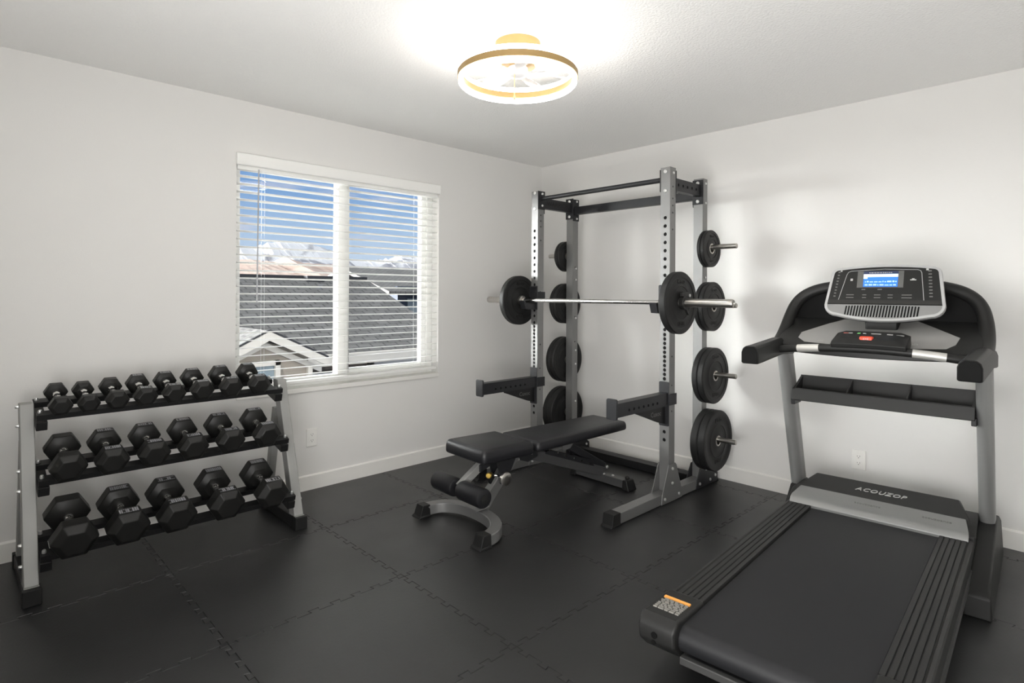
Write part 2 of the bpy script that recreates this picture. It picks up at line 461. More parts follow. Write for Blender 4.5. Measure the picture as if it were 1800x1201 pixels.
# right hand sliding sash
win.box(2.005, 2.03, FY0 + .015, FY1, fz0 + .055, fz1 - .05).box(2.645, WX1 - .05, FY0 + .012, FY1, fz0 + .055, fz1 - .05)
win.box(2.03, 2.645, FY0 + .015, FY1, fz0 + .055, fz0 + .085).box(2.03, 2.645, FY0 + .015, FY1, fz1 - .08, fz1 - .05)
wf = struct(win.build('window_1', 'vinyl', bevel=.003))
MB().box(WX0 + .05, 1.935, FY0 + .03, FY0 + .034, fz0 + .055, fz1 - .05).build('glass_pane', 'glass', wf, smooth=0)
MB().box(2.03, 2.645, FY0 + .035, FY0 + .039, fz0 + .085, fz1 - .08).build('glass_pane', 'glass', wf, smooth=0)

# ------------------------------------------------------------------ ceiling lamp with fan
LX, LY = 1.885, 1.92
lamp = thing('ceiling_fan_light', 'gold ceiling fan lamp with a glowing white ring and clear blades', 'ceiling light', (LX, LY, CEIL))
R_ = .268; zt, zb = 2.328 - CEIL, 2.247 - CEIL; hh = (zt - zb) / 3
def rsec(r0, r1, z0, z1, e=.008):
    return [(r0 + e, z0), (r1 - e, z0), (r1, z0 + e), (r1, z1 - e), (r1 - e, z1), (r0 + e, z1), (r0, z1 - e), (r0, z0 + e)]
MB().ring(rsec(R_ - .012, R_ + .004, zt - hh, zt), (0, 0, 0), (0, 0, 1)).build('upper_light_ring', 'led', lamp)
MB().ring(rsec(R_ - .012, R_ + .004, zb, zb + hh), (0, 0, 0), (0, 0, 1)).build('lower_light_ring', 'led', lamp)
MB().ring(rsec(R_ - .016, R_ + .008, zb + hh - .001, zt - hh + .001, .001), (0, 0, 0), (0, 0, 1)).build('gold_band', 'gold', lamp)
MB().lathe([(.104, -.0005), (.104, -.050), (.098, -.056)], (0, 0, 0), (0, 0, 1), 40).build('canopy', 'gold', lamp)
for k in range(3):
    t = radians(120 * k + 100)
    MB().path([(.085 * cos(t), .085 * sin(t), -.050), (.16 * cos(t), .16 * sin(t), zt - .012), ((R_ - .006) * cos(t), (R_ - .006) * sin(t), zt - .008)], .003, 8).build('support_rod', 'fanwhite', lamp)
MB().lathe([(.030, -.056), (.030, -.094), (.082, -.098), (.086, -.104), (.080, -.110), (.03, -.112)], (0, 0, 0), (0, 0, 1), 36).build('motor_plate', 'gold', lamp)
MB().lathe([(.040, -.111), (.046, -.116), (.048, -.134), (.042, -.150), (.02, -.157)], (0, 0, 0), (0, 0, 1), 28).build('motor_hub', 'fanwhite', lamp)
for k in range(5):
    t = radians(72 * k + 20)
    def TB(p, t=t):
        tw = radians(14)
        y, z = p.y * cos(tw) - p.z * sin(tw), p.y * sin(tw) + p.z * cos(tw)
        return Vector((p.x * cos(t) - y * sin(t), p.x * sin(t) + y * cos(t), z - .136))
    MB().prism([(.045, -.016), (.09, -.03), (.15, -.044), (.20, -.042), (.222, -.02), (.215, .018), (.17, .036), (.10, .03), (.045, .014)], 'z', -.0015, .0015, TB).build('fan_blade', 'acrylic', lamp)
MB().tube((-.030, -.01, -.14), (-.032, -.012, -.255), .0018, 6).lathe([(.004, 0), (.005, -.012), (.003, -.018)], (-.032, -.012, -.253), (0, 0, 1), 8).build('pull_chain', 'gold', lamp)

# ------------------------------------------------------------------ floor mats
GX = [-.764, -.011, .742, 1.495, 2.25, 3.003, 3.756]; GY = [-.73, .02, .768, 1.512, 2.24, 2.985]
def seam(p, q, flip):
    """dovetailed jigsaw line from p to q"""
    p, q = Vector(p), Vector(q); d = (q - p); Ln = d.length; d.normalize(); n = Vector((-d.y, d.x)) * flip
    k = 8; per = Ln / k; dep = .020; out = [p]
    for i in range(k):
        a = i * per
        out += [p + d * (a + per * .33), p + d * (a + per * .27) + n * dep, p + d * (a + per * .73) + n * dep, p + d * (a + per * .67)]
    out.append(q); return out
cols = GX + [U0 - .004]; rows = GY + [V0 - .004]
cols[0] = X0; rows[0] = Y0
nth = ['first', 'second', 'third', 'fourth', 'fifth', 'sixth', 'seventh']
VIS = [(i, j) for i in range(1, 7) for j in range(0, 6)]
SKIP = {(1, 0), (1, 1), (2, 0), (6, 0), (3, 0), (5, 0)}
for i in range(0, len(cols) - 1):
    for j in range(0, len(rows) - 1):
        if (i, j) in SKIP or i == 0: continue
        x0, x1, y0, y1 = cols[i], cols[i + 1], rows[j], rows[j + 1]
        nx, ny = len(cols) - 1, len(rows) - 1
        def line(p, q, on): return seam(p, q, 1) if on else [Vector(p), Vector(q)]
        narrow_x = (i == nx - 1)
        bot = line((x0, y0), (x1, y0), j > 0 and not narrow_x)
        right = line((x1, y0), (x1, y1), i < nx - 1)
        top = list(reversed(line((x0, y1), (x1, y1), j < ny - 1 and not narrow_x)))
        left = list(reversed(line((x0, y0), (x0, y1), i > 0)))
        P = []
        for part in (bot, right, top, left):
            for v in part[:-1]:
                if not P or (v - P[-1]).length > 1e-4: P.append(v)
        bm = bmesh.new()
        # inset the top a little so that the seams read as fine grooves
        n = len(P); I = []; Q = []
        for k in range(n):
            a, b, c = P[k - 1], P[k], P[(k + 1) % n]
            d1 = (b - a).normalized(); d2 = (c - b).normalized()
            n1 = Vector((-d1.y, d1.x)); n2 = Vector((-d2.y, d2.x)); m = (n1 + n2)
            m = m / max(m.dot(n1), .3) if m.length > 1e-6 else n1
            I.append(b + m * .0019); Q.append(b + m * .0011)
        lo = [bm.verts.new((v.x, v.y, -.012)) for v in Q]
        mid = [bm.verts.new((v.x, v.y, -.0014)) for v in Q]
        hi = [bm.verts.new((v.x, v.y, 0)) for v in I]
        bm.faces.new(hi)
        for A, B in ((lo, mid), (mid, hi)):
            for k in range(n): bm.faces.new((A[k], A[(k + 1) % n], B[(k + 1) % n], B[k]))
        bm.faces.new(list(reversed(lo)))
        mb = MB(); mb.bm.free(); mb.bm = bm
        o = mb.build('floor_mat', 'floor', smooth=0)
        rn, cn = ny - 1 - j, nx - 1 - i
        tag(o, 'black rubber floor mat, %s row from the window wall, %s column from the right wall' % (nth[rn], nth[cn]), 'floor mat', 'interlocking black rubber floor mats')

# ------------------------------------------------------------------ outlets
def outlet(name, loc, rz, label):
    t = thing(name, label, 'outlet', loc, (0, 0, rz), 'white wall outlets')
    MB().box(-.037, .037, 0, .006, -.058, .058).build('cover_plate', 'outlet', t, bevel=.003)
    for s in (-1, 1):
        MB().prism([(.0165 * cos(a) if abs(sin(a)) < .99 else 0, s * .0195 + max(-.0135, min(.0135, .0175 * sin(a)))) for a in [2 * pi * k / 20 for k in range(20)]], 'y', .0055, .008).build('socket', 'outlet', t)
        h = MB()
        h.box(-.0075, -.0055, .0075, .0085, s * .0195 - .001, s * .0195 + .007).box(.0055, .0075, .0075, .0085, s * .0195 - .001, s * .0195 + .006)
        h.lathe([(.0025, 0), (.0025, .001)], (0, .0075, s * .0195 - .007), (0, 1, 0), 10)
        h.build('socket_slots', 'slot', t)
    h = MB().lathe([(.003, 0), (.002, .0015)], (0, .006, 0), (0, 1, 0), 10); h.build('screw', 'outlet', t)
outlet('wall_outlet', (1.715, V0, .338), pi, 'white wall outlet low on the window wall right of the dumbbell rack')
outlet('wall_outlet', (U0, 1.060, .308), pi / 2, 'white wall outlet low on the right wall behind the treadmill')

# ------------------------------------------------------------------ window blind
bl = thing('window_blind', 'white horizontal slat blind hung in the large window', 'window blind', (WX0, V0, WZ1))
BW = WX1 - WX0
v = MB().prism([(-.022, -.002), (-.022, -.058), (-.017, -.068), (-.008, -.072), (-.008, -.002)], 'x', -.004, BW + .004)
v.box(-.004, .003, -.022, .045, -.07, -.002).box(BW - .003, BW + .004, -.022, .045, -.07, -.002)
v.build('valance', 'blind', bl, bevel=.001)
MB().box(.006, BW - .006, .004, .058, -.095, -.004).build('headrail', 'blind', bl, bevel=.002)
slat_me = None
SL0, SLD, SLN = 1.993 - WZ1, .0477, 27
for k in range(SLN):
    if slat_me is None:
        s = MB()
        cs = [(.009 + .05 * i / 6, .0026 * (1 - ((i - 3) / 3) ** 2) + .0046 * (.5 - i / 6)) for i in range(7)]
        s.prism(cs + [(y, z - .0034) for y, z in reversed(cs)], 'x', .008, BW - .008)
        so = s.build('slat', 'blind', bl); slat_me = so.data
    else:
        so = bpy.data.objects.new('slat', slat_me); COL.objects.link(so); so.parent = bl
    so.location = (0, 0, SL0 - SLD * k)
zbot = SL0 - SLD * SLN
MB().box(.008, BW - .008, .010, .058, zbot - .008, zbot + .012).build('bottom_rail', 'blind', bl, bevel=.004)
for cx in (.17, .74, 1.31):
    c = MB()
    for cy in (.0085, .0595): c.box(cx - .0004, cx + .0004, cy - .0004, cy + .0004, zbot, -.09)
    c.build('ladder_cord', 'blind', bl, smooth=0)
M['wand'] = mat('clear_wand', (.42, .43, .45), .25)
MB().tube((.128, -.006, -.085), (.120, -.006, -.87), .0042, 8).tube((.120, -.006, -.87), (.120, -.006, -.895), .006, 8).build('tilt_wand', 'wand', bl)

# ------------------------------------------------------------------ dumbbell rack
RKX, RKY = .83, 3.30
rk = thing('dumbbell_rack', 'three-tier silver and black dumbbell rack under the window', 'dumbbell rack', (RKX, RKY, 0))
def wl(x, y, z): return Vector((x - RKX, y - RKY, z))
ALP = radians(13.5)
TIERS = [(3.25, .746), (3.165, .480), (3.075, .190)]
def tier_pt(t, x, s, h):
    Yb, Zb = TIERS[t]
    return Vector((x, Yb + s * cos(ALP) - h * sin(ALP), Zb + s * sin(ALP) + h * cos(ALP)))
for side, (xa, xb) in enumerate(((.226, .277), (1.358, 1.409))):
    # leaning front leg
    d = Vector((0, .265, .715)).normalized()
    MB().loft([[wl(xa, 3.095, .068), wl(xb, 3.095, .068), wl(xb, 3.165, .068), wl(xa, 3.165, .068)],
               [wl(xa, 3.335, .788), wl(xb, 3.335, .788), wl(xb, 3.405, .788), wl(xa, 3.405, .788)]]).build('front_leg', 'silver_light', rk, bevel=.005)
    MB().loft([[wl(xa + .004, 3.50, .066), wl(xb - .004, 3.50, .066), wl(xb - .004, 3.545, .066), wl(xa + .004, 3.545, .066)],
               [wl(xa + .004, 3.375, .62), wl(xb - .004, 3.375, .62), wl(xb - .004, 3.42, .62), wl(xa + .004, 3.42, .62)]]).build('rear_leg', 'silver_light', rk, bevel=.004)
    b = MB().box(xa - .002 - RKX, xb + .002 - RKX, 3.095 - RKY, 3.545 - RKY, .006, .066)
    b.build('base_tube', 'black_metal', rk, bevel=.004)
    MB().box(xa - RKX, xb - RKX, 3.085 - RKY, 3.17 - RKY, .0655, .0705).build('foot_plate', 'silver_light', rk, bevel=.001)
    for y0, y1 in ((3.062, 3.125), (3.53, 3.575)):
        MB().box(xa - .007 - RKX, xb + .007 - RKX, y0 - RKY, y1 - RKY, 0, .068).build('rubber_foot', 'rubber', rk, bevel=.004)
    # bracket tubes carrying the rails
    for t in range(3):
        x0, x1 = (xb + .001, xb + .041) if side == 0 else (xa - .041, xa - .001)
        P = [wl(*tier_pt(t, x, s, h)) for h in (-.074, -.034) for s in (.0, .24) for x in (x0, x1)]
        q = MB(); vv = [q.bm.verts.new(p) for p in P]
        for f in ((0, 2, 3, 1), (4, 5, 7, 6), (0, 1, 5, 4), (2, 6, 7, 3), (0, 4, 6, 2), (1, 3, 7, 5)): q.face([vv[i] for i in f])
        q.build('rail_bracket', 'black_metal', rk, bevel=.003)
        bo = Bolts()
        for zz, off in ((-.02, 0), (.06, 0)):
            zc = TIERS[t][1] - .05 + zz + .02; yc = 3.095 + .333 * (zc - .068) + .035
            bolt(bo, wl(xa - .0005 if side == 0 else xb + .0005, yc, zc), (-1 if side == 0 else 1, 0, 0), .008, .012)
        bo.build('bolt', 'bolt', rk)
for t in range(3):
    for kind, s0, s1, lip in (('front_rail', .0, .05, .026), ('rear_rail', .150, .2, .026)):
        xa, xb = .279, 1.356
        q = MB()
        sec = [(s0, -lip), (s0, -.0005), (s1, -.0005), (s1, -.004), (s0 + .004, -.004), (s0 + .004, -lip)]
        q.loft([[wl(*tier_pt(t, x, a, b)) for a, b in sec] for x in (xa, xb)])
        q.build(kind, 'black_metal', rk, bevel=.001)
    q = Bolts()
    for xx in (.292, 1.343):
        for s0 in (.025, .175): 
            p = wl(*tier_pt(t, xx, s0, 0)); bolt(q, p, (0, -sin(ALP), cos(ALP)), .008, .014)
    q.build('bolt', 'bolt', rk)

def dumbbell(x, t, W, th, handle, label, glyph):
    root_p = tier_pt(t, x, .075, 0)
    H = W * .8660 / 2
    o = thing('hex_dumbbell', label, 'dumbbell', root_p, (ALP, 0, 0), 'hex dumbbells on the three-tier rack')
    s0 = -(handle / 2 + th)
    def hexr(y, R): return [Vector((R * cos(radians(60 * k)), y, H + .0006 + R * sin(radians(60 * k)))) for k in range(6)]
    heads = []
    for sgn in (-1, 1):
        a = sgn * handle / 2; b = sgn * (handle / 2 + th); R = W / 2
        m = MB().loft([hexr(a, R * .62), hexr(a + sgn * th * .2, R), hexr(b - sgn * th * .26, R), hexr(b, R * .64)])
        heads.append(m.build('hex_head', 'rubber_hex', o, bevel=.003 if W < .12 else .005, seg=2))
    r = .0135 if W < .1 else .016
    MB().lathe([(r * 1.25, -handle / 2 - .006), (r * 1.25, -handle / 2 + .008), (r * .86, -handle / 2 + .02), (r * 1.06, -handle / 4), (r * 1.12, 0), (r * 1.06, handle / 4), (r * .86, handle / 2 - .02), (r * 1.25, handle / 2 - .008), (r * 1.25, handle / 2 + .006)], (0, 0, H), (0, 1, 0), 20).build('handle', 'chrome', o)
    if glyph:
        rnd = random.Random(int(x * 1000) + t)
        for hd_, sgn in zip(heads, (-1, 1)):
            g = MB()
            yc = sgn * (handle / 2 + th * .47); wx = W * .42; hy = th * .30
            xx = -wx / 2
            while xx < wx / 2 - .004:
                ww = rnd.uniform(.0035, .008)
                if rnd.random() < .8: g.box(xx, min(xx + ww, wx / 2), yc - hy / 2, yc + hy / 2, 2 * H - .0015, 2 * H + .0014)
                else:
                    g.box(xx, min(xx + ww, wx / 2), yc - hy / 2, yc - hy / 2 + .004, 2 * H - .0015, 2 * H + .0014)
                    g.box(xx, min(xx + ww, wx / 2), yc + hy / 2 - .004, yc + hy / 2, 2 * H - .0015, 2 * H + .0014)
                xx += ww + rnd.uniform(.0015, .003)
            g.build('raised_print', 'emboss', hd_, smooth=0)
    return o
T1 = [(.359, .092), (.461, .089), (.569, .097), (.682, .104), (.803, .106), (.930, .112), (1.068, .116), (1.212, .116)]
T2 = [(.375, .140), (.533, .137), (.697, .139), (.864, .139), (1.036, .140), (1.218, .143)]
T3 = [(.384, .171), (.575, .170), (.768, .168), (.984, .169), (1.205, .168)]
nm = ['first', 'second', 'third', 'fourth', 'fifth', 'sixth', 'seventh', 'eighth']
for i, (x, W) in enumerate(T1):
    lab = ('small black hex dumbbell at the left end of the top tier of the rack' if i == 0 else 'black hex dumbbell at the right end of the top tier, in front of the window' if i == 7 else '%s small black hex dumbbell from the left on the top tier of the rack' % nm[i])
    dumbbell(x, 0, W, .055 + .016 * i / 7, .118, lab, i >= 3)
for i, (x, W) in enumerate(T2):
    lab = ('medium black hex dumbbell at the left end of the middle tier of the rack' if i == 0 else 'medium black hex dumbbell at the right end of the middle tier of the rack' if i == 5 else '%s medium black hex dumbbell from the left on the middle tier of the rack' % nm[i])
    dumbbell(x, 1, W, .080, .120, lab, i >= 1)
for i, (x, W) in enumerate(T3):
    lab = ('large black hex dumbbell at the left end of the bottom tier of the rack' if i == 0 else 'large black hex dumbbell at the right end of the bottom tier of the rack' if i == 4 else '%s large black hex dumbbell from the left on the bottom tier of the rack' % nm[i])
    dumbbell(x, 2, W, .098 , .122, lab, i >= 1)

# ------------------------------------------------------------------ power rack
PX, PY = 3.22, 2.51
pr = thing('power_rack', 'silver and charcoal power rack with perforated uprights against the right wall', 'power rack', (PX, PY, 0))
def pl_(x, y, z): return Vector((x - PX, y - PY, z))
YR, YL, TW = 1.915, 3.037, .066        # near faces of the two sides
FXa, FXb = 3.203, 3.269                # front uprights
BXa, BXb = 3.612, 3.676                # rear uprights
TOP = 2.068
front_holes = []
z = 1.762
while z > 1.38: front_holes.append(z); z -= .0511
z = 1.117
hz = [1.354, 1.303, 1.252, 1.201, 1.160, 1.117, 1.067]
front_holes += hz
z = 1.036
while z > .70: front_holes.append(z); z -= .0275
front_holes += [.640, .580, .520, .432, .382]
side_holes = [1.956, 1.882, 1.838, 1.794, 1.69, 1.3, .90, .72, .56]
def upright(x0, x1, y0, top, holes_front, holes_side, name='upright'):
    m = MB().use('silver'); w = x1 - x0; d = TW; h = top
    hf = [(d / 2, zz, .0115) for zz in holes_front]
    hs = [(w / 2, zz, .0065) for zz in holes_side]
    m.perf(pl_(x0, y0, 0), (0, 1, 0), (0, 0, 1), (-1, 0, 0), d, h, hf)
    m.perf(pl_(x1, y0, 0), (0, 1, 0), (0, 0, 1), (1, 0, 0), d, h, hf)
    m.perf(pl_(x0, y0, 0), (1, 0, 0), (0, 0, 1), (0, -1, 0), w, h, hs)
    m.perf(pl_(x0, y0 + d, 0), (1, 0, 0), (0, 0, 1), (0, 1, 0), w, h, hs)
    for zz in (.0, h):
        v4 = [m.bm.verts.new(pl_(a, b, zz)) for a, b in ((x0, y0), (x1, y0), (x1, y0 + d), (x0, y0 + d))]
        m.face(v4)
    m.use('silver'); m.use('void'); m.box(x0 + .004 - PX, x1 - .004 - PX, y0 + .004 - PY, y0 + d - .004 - PY, .004, h - .004)  # black core added as painted shade behind the holes
    o = m.build(name, None, pr, smooth=0, fixn=False)
    return o
for y0, tp in ((YR, 2.076), (YL, 2.062)):
    upright(FXa, FXb, y0, tp, front_holes, side_holes)
    upright(BXa, BXb, y0, tp - .015, [], [1.5, 1.4, 1.1, .9])
# base tubes with rubber toes
for y0 in (YR, YL):
    MB().box(2.66 - PX, 3.80 - PX, y0 - .001 - PY, y0 + TW + .001 - PY, .004, .066).build('base_tube', 'silver', pr, bevel=.004)
    for sx, xa, xb in ((-1, 2.61, 2.70), (1, 3.79, 3.85)):
        a0, a1 = (xa, xb) if sx < 0 else (xb, xa)
        lean = .022 * -sx
        MB().loft([[pl_(a0, y0 - .006, 0), pl_(a1, y0 - .006, 0), pl_(a1, y0 + TW + .006, 0), pl_(a0, y0 + TW + .006, 0)],
                   [pl_(a0 + lean * .3, y0 - .006, .008), pl_(a1, y0 - .006, .008), pl_(a1, y0 + TW + .006, .008), pl_(a0 + lean * .3, y0 + TW + .006, .008)],
                   [pl_(a0 + lean * .6, y0 - .003, .012), pl_(a1, y0 - .003, .012), pl_(a1, y0 + TW + .003, .012), pl_(a0 + lean * .6, y0 + TW + .003, .012)],
                   [pl_(a0 + lean, y0 - .003, .069), pl_(a1, y0 - .003, .069), pl_(a1, y0 + TW + .003, .069), pl_(a0 + lean, y0 + TW + .003, .069)]]).build('rubber_foot', 'rubber', pr, bevel=.003)
    # gussets at the foot of the front upright (silver) and of the rear upright (charcoal)
    for yy in (y0 - .006, y0 + TW + .001):
        MB().prism([(3.115 - PX, .004), (3.355 - PX, .004), (3.345 - PX, .07), (3.285 - PX, .222), (3.272 - PX, .236), (3.202 - PX, .236), (3.190 - PX, .222), (3.125 - PX, .066)], 'y', yy - PY, yy + .005 - PY).build('gusset_plate', 'silver', pr, bevel=.001)
        MB().prism([(3.535 - PX, .004), (3.83 - PX, .004), (3.83 - PX, .06), (3.70 - PX, .155), (3.60 - PX, .155), (3.545 - PX, .066)], 'y', yy - PY, yy + .005 - PY).build('rear_gusset', 'charcoal', pr, bevel=.001)
    b = Bolts()
    for sgn, yy in ((-1, y0 - .006), (1, y0 + TW + .006)):
        for xx, zz in ((3.236, .205), (3.236, .115), (3.15, .034), (3.315, .034), (3.58, .034), (3.72, .034), (3.66, .115), (3.79, .05)): bolt(b, pl_(xx, yy, zz), (0, sgn, 0), .010, .007)
    b.build('bolt', 'bolt', pr)
    # bolts on the front face
    b = Bolts()
    for zz in (2.050, 1.930): bolt(b, pl_(FXa, y0 + TW / 2, zz), (-1, 0, 0), .012, .006)
    for zz in (2.042,): bolt(b, pl_((FXa + FXb) / 2 + .005, y0, zz), (0, -1, 0), .009, .006)
    for zz in (2.03, 1.908): bolt(b, pl_(BXa - .006, y0 + TW / 2, zz), (-1, 0, 0), .012, .006)
    for zz in (2.03, 1.90, 1.49, 1.40, 1.09, .83, .72, .42): bolt(b, pl_((BXa + BXb) / 2 + .008, y0, zz), (0, -1, 0), .008, .005)
    b.build('bolt', 'bolt', pr)
    # side beams between front and rear upright
    m = MB().use('charcoal'); bx0, bx1 = FXb, BXa
    holes = [] if y0 == YL else [(.055 + .056 * k, .037, .010) for k in range(5)]
    yb = y0 + .012
    for yy, nn in ((yb, -1), (yb + .042, 1)):
        m.perf(pl_(bx0, yy, 1.942), (1, 0, 0), (0, 0, 1), (0, nn, 0), bx1 - bx0, .074, holes)
    m.box(bx0 - PX, bx1 - PX, yb - PY, yb + .042 - PY, 1.940, 1.942).box(bx0 - PX, bx1 - PX, yb - PY, yb + .042 - PY, 2.016, 2.018)
    m.use('void').box(bx0 - PX, bx1 - PX, yb + .004 - PY, yb + .038 - PY, 1.946, 2.012)  # black filler paints the beam's inner shade
    sb = m.build('side_beam', None, pr, smooth=0, fixn=False)
    if y0 == YL:
        MB().text('WARRIOR', .056, lambda p: Vector((bx0 - PX + .175 + p.x, yb - PY - .0004 + 0 * p.z, 1.980 + p.y)), .0003).build('lettering', 'emboss_dark', sb, smooth=0)
    MB().box(FXb - PX, FXb + .006 - PX, y0 - .004 - PY, y0 + TW + .004 - PY, 1.895, 2.060).build('joint_plate', 'charcoal', pr, bevel=.002)
    MB().box(BXa - .006 - PX, BXa - PX, y0 - .006 - PY, y0 + TW + .006 - PY, 1.888, 2.052).build('joint_plate', 'charcoal', pr, bevel=.002)
# inner plates for the pull-up bar, rear beam plates
for y0, sg in ((YR, 1), (YL, -1)):
    yy = y0 + TW if sg > 0 else y0 - .006
    MB().box(FXa - .004 - PX, FXb + .008 - PX, yy - PY, yy + .006 - PY, 1.925, 2.064).build('joint_plate', 'charcoal', pr, bevel=.003)
    MB().box(BXa - .004 - PX, BXb + .006 - PX, yy - PY, yy + .006 - PY, 1.872, 2.046).build('joint_plate', 'charcoal', pr, bevel=.003)
    b = Bolts(); ys = yy + (.006 if sg > 0 else 0)
    for xx, zz in ((3.245, 2.045), (3.245, 1.955)): bolt(b, pl_(xx, ys, zz), (0, sg, 0), .009, .007)
    for xx, zz in ((3.652, 2.03), (3.652, 1.892)): bolt(b, pl_(xx, ys, zz), (0, sg, 0), .009, .007)
    b.build('bolt', 'bolt', pr)
MB().tube(pl_(3.245, YR + TW + .006, 2.008), pl_(3.245, YL - .006, 2.008), .0165, 20).build('pull_up_bar', 'charcoal', pr)
MB().box(BXa + .008 - PX, BXb - .004 - PX, YR + TW + .006 - PY, YL - .006 - PY, 1.924, 1.984).build('rear_beam', 'charcoal', pr, bevel=.003)
MB().box(3.636 - PX, 3.70 - PX, YR + TW + .002 - PY, YL - .002 - PY, .002, .056).build('floor_beam', 'black_metal', pr, bevel=.003)
# storage pegs
PEGZ = [1.600, 1.216, .760, .335]
PEGX = 3.642
for z in PEGZ:
    for sg, ys, ye in ((-1, YR, 1.692), (1, YL + TW, 3.318)):
        MB().lathe([(.024, 0), (.024, .004), (.0165, .005), (.0165, abs(ye - ys) - .003), (.0135, abs(ye - ys))], pl_(PEGX, ys, z), (0, sg, 0), 20).build('storage_peg', 'steel', pr)
# J-cups
for y0 in (YR, YL):
    j = MB().prism([(-.012, 1.338), (-.003, 1.345), (-.003, 1.165), (-.012, 1.165)], 'y', y0 - .006 - PY, y0 + TW + .006 - PY, lambda p: Vector((FXa - PX + p.x, p.y, p.z)))
    j.prism([(-.012, 1.212), (-.105, 1.212), (-.128, 1.235), (-.140, 1.235), (-.118, 1.172), (-.012, 1.165)], 'y', y0 + .008 - PY, y0 + TW - .008 - PY, lambda p: Vector((FXa - PX + p.x, p.y, p.z)))
    yc = y0 - .007 if y0 == YR else y0 - .007
    j.box(FXa - .004 - PX, FXb + .012 - PX, yc - PY, yc + .005 - PY, 1.235, 1.300)
    jc = j.build('j_cup', 'charcoal', pr, bevel=.003)
    MB().prism([(-.014, 1.2125), (-.103, 1.2125), (-.120, 1.230), (-.112, 1.2225), (-.100, 1.2185), (-.014, 1.2185)], 'y', y0 + .010 - PY, y0 + TW - .010 - PY, lambda p: Vector((FXa - PX + p.x, p.y, p.z))).build('liner', 'plastic', jc)
# spotter arms
for y0, dz, txt in ((YR, 0., 'Cuxoc'), (YL, -.017, 'Cuxoc')):
    m = MB().use('charcoal'); xa, xb = 2.668, FXa - .006; wz0, wz1 = .598 + dz, .672 + dz; ya = y0 + .004; yb = y0 + TW - .004
    holes = [(.118 + .0488 * k, (.628 - .598), .0095) for k in range(7)]
    for yy, nn in ((ya, -1), (yb, 1)): m.perf(pl_(xa, yy, wz0), (1, 0, 0), (0, 0, 1), (0, nn, 0), xb - xa, wz1 - wz0, holes)
    for zz in (wz0, wz1):
        m.face([m.bm.verts.new(pl_(a, b, zz)) for a, b in ((xa, ya), (xb, ya), (xb, yb), (xa, yb))])
    m.box(xa - PX, xb - PX, ya - .0 - PY, yb - PY, wz1, wz1 + .004)
    m.use('charcoal').use('void').box(xa + .004 - PX, xb - .004 - PX, ya + .004 - PY, yb - .004 - PY, wz0 + .004, wz1 - .004)  # added black core darkens the arm holes like shade
    arm = m.build('spotter_arm', None, pr, smooth=0, fixn=False)
    MB().prism(rrect(ya - .006 - PY, yb + .006 - PY, wz0 - .012, wz1 + .030, .010), 'x', xa - .014 - PX, xa - PX).build('end_plate', 'charcoal', arm, bevel=.002)
    MB().prism(rrect(y0 - .002 - PY, y0 + TW + .002 - PY, wz0 - .128, wz1 + .072, .008), 'x', FXa - .006 - PX, FXa - .0005 - PX).build('mounting_plate', 'charcoal', arm, bevel=.001)
    yc = y0 + TW / 2
    g = MB().prism([(2.895 - PX, wz0 - .001), (2.895 - PX, wz0 - .014), (3.13 - PX, wz0 - .098), (FXa - .006 - PX, wz0 - .115), (FXa - .006 - PX, wz0 - .001)], 'y', yc - .008 - PY, yc + .008 - PY).build('gusset', 'black_metal', arm, bevel=.001)
    MB().text(txt, .042, lambda p: Vector((3.095 - PX + p.x, yc - .0088 - PY - .0 * p.z, wz0 - .042 + p.y)), .0002).build('lettering', 'print_gray', g, smooth=0)
    MB().box(FXa - .006 - PX, FXb + .012 - PX, y0 - .008 - PY, y0 - .002 - PY, wz0 + .002, wz1 - .002).build('side_strap', 'charcoal', arm, bevel=.002)

# ------------------------------------------------------------------ weight plates
def plate(x, y0, y1, z, R, label, letters=('LBS', 'BUMPER'), face=-1, group='black bumper plates on the power rack'):
    """bumper plate with its axis along Y between y0<y1; face = side that carries the raised ring and lettering"""
    o = thing('weight_plate', label, 'weight plate', (x, (y0 + y1) / 2, z - R), (0, 0, 0), group)
    h = (y1 - y0) / 2; e = min(.006, h * .35); q = .004
    prof = [(.0262, -h + .003), (.05, -h + .002), (.055, -h + q), (R * .52, -h + q), (R * .535, -h + .001), (R * .56, -h + q), (R * .80, -h + q), (R * .83, -h), (R - e, -h), (R, -h + e),
            (R, h - e), (R - e, h), (R * .83, h), (R * .80, h - q), (R * .56, h - q), (R * .535, h - .001), (R * .52, h - q), (.055, h - q), (.05, h - .002), (.0262, h - .003)]
    MB().ring(prof, (0, 0, R), (0, 1, 0), 56).build('bumper', 'rubber', o)
    MB().ring([(.0256, -h + .001), (.034, -h + .001), (.034, h - .001), (.0256, h - .001)], (0, 0, R), (0, 1, 0), 32).build('hub_ring', 'steel', o)
    if letters:
        t = MB()
        for s, zc in ((letters[0], R * 1.67), (letters[1], R * .33)):
            t.text(s, R * .19, lambda p: Vector((p.x * -face if face > 0 else p.x, face * (h - q + .0012), zc + p.y)) + Vector((0, face * p.z, 0)), .0012, spacing=1.05)
        t.build('raised_lettering', 'emboss_dark', o, smooth=0)
    return o
RAD = [.123, .163, .184, .199]; TOT = [.047, .064, .078, .098]
lev = ['top', 'upper-middle', 'lower-middle', 'lowest']
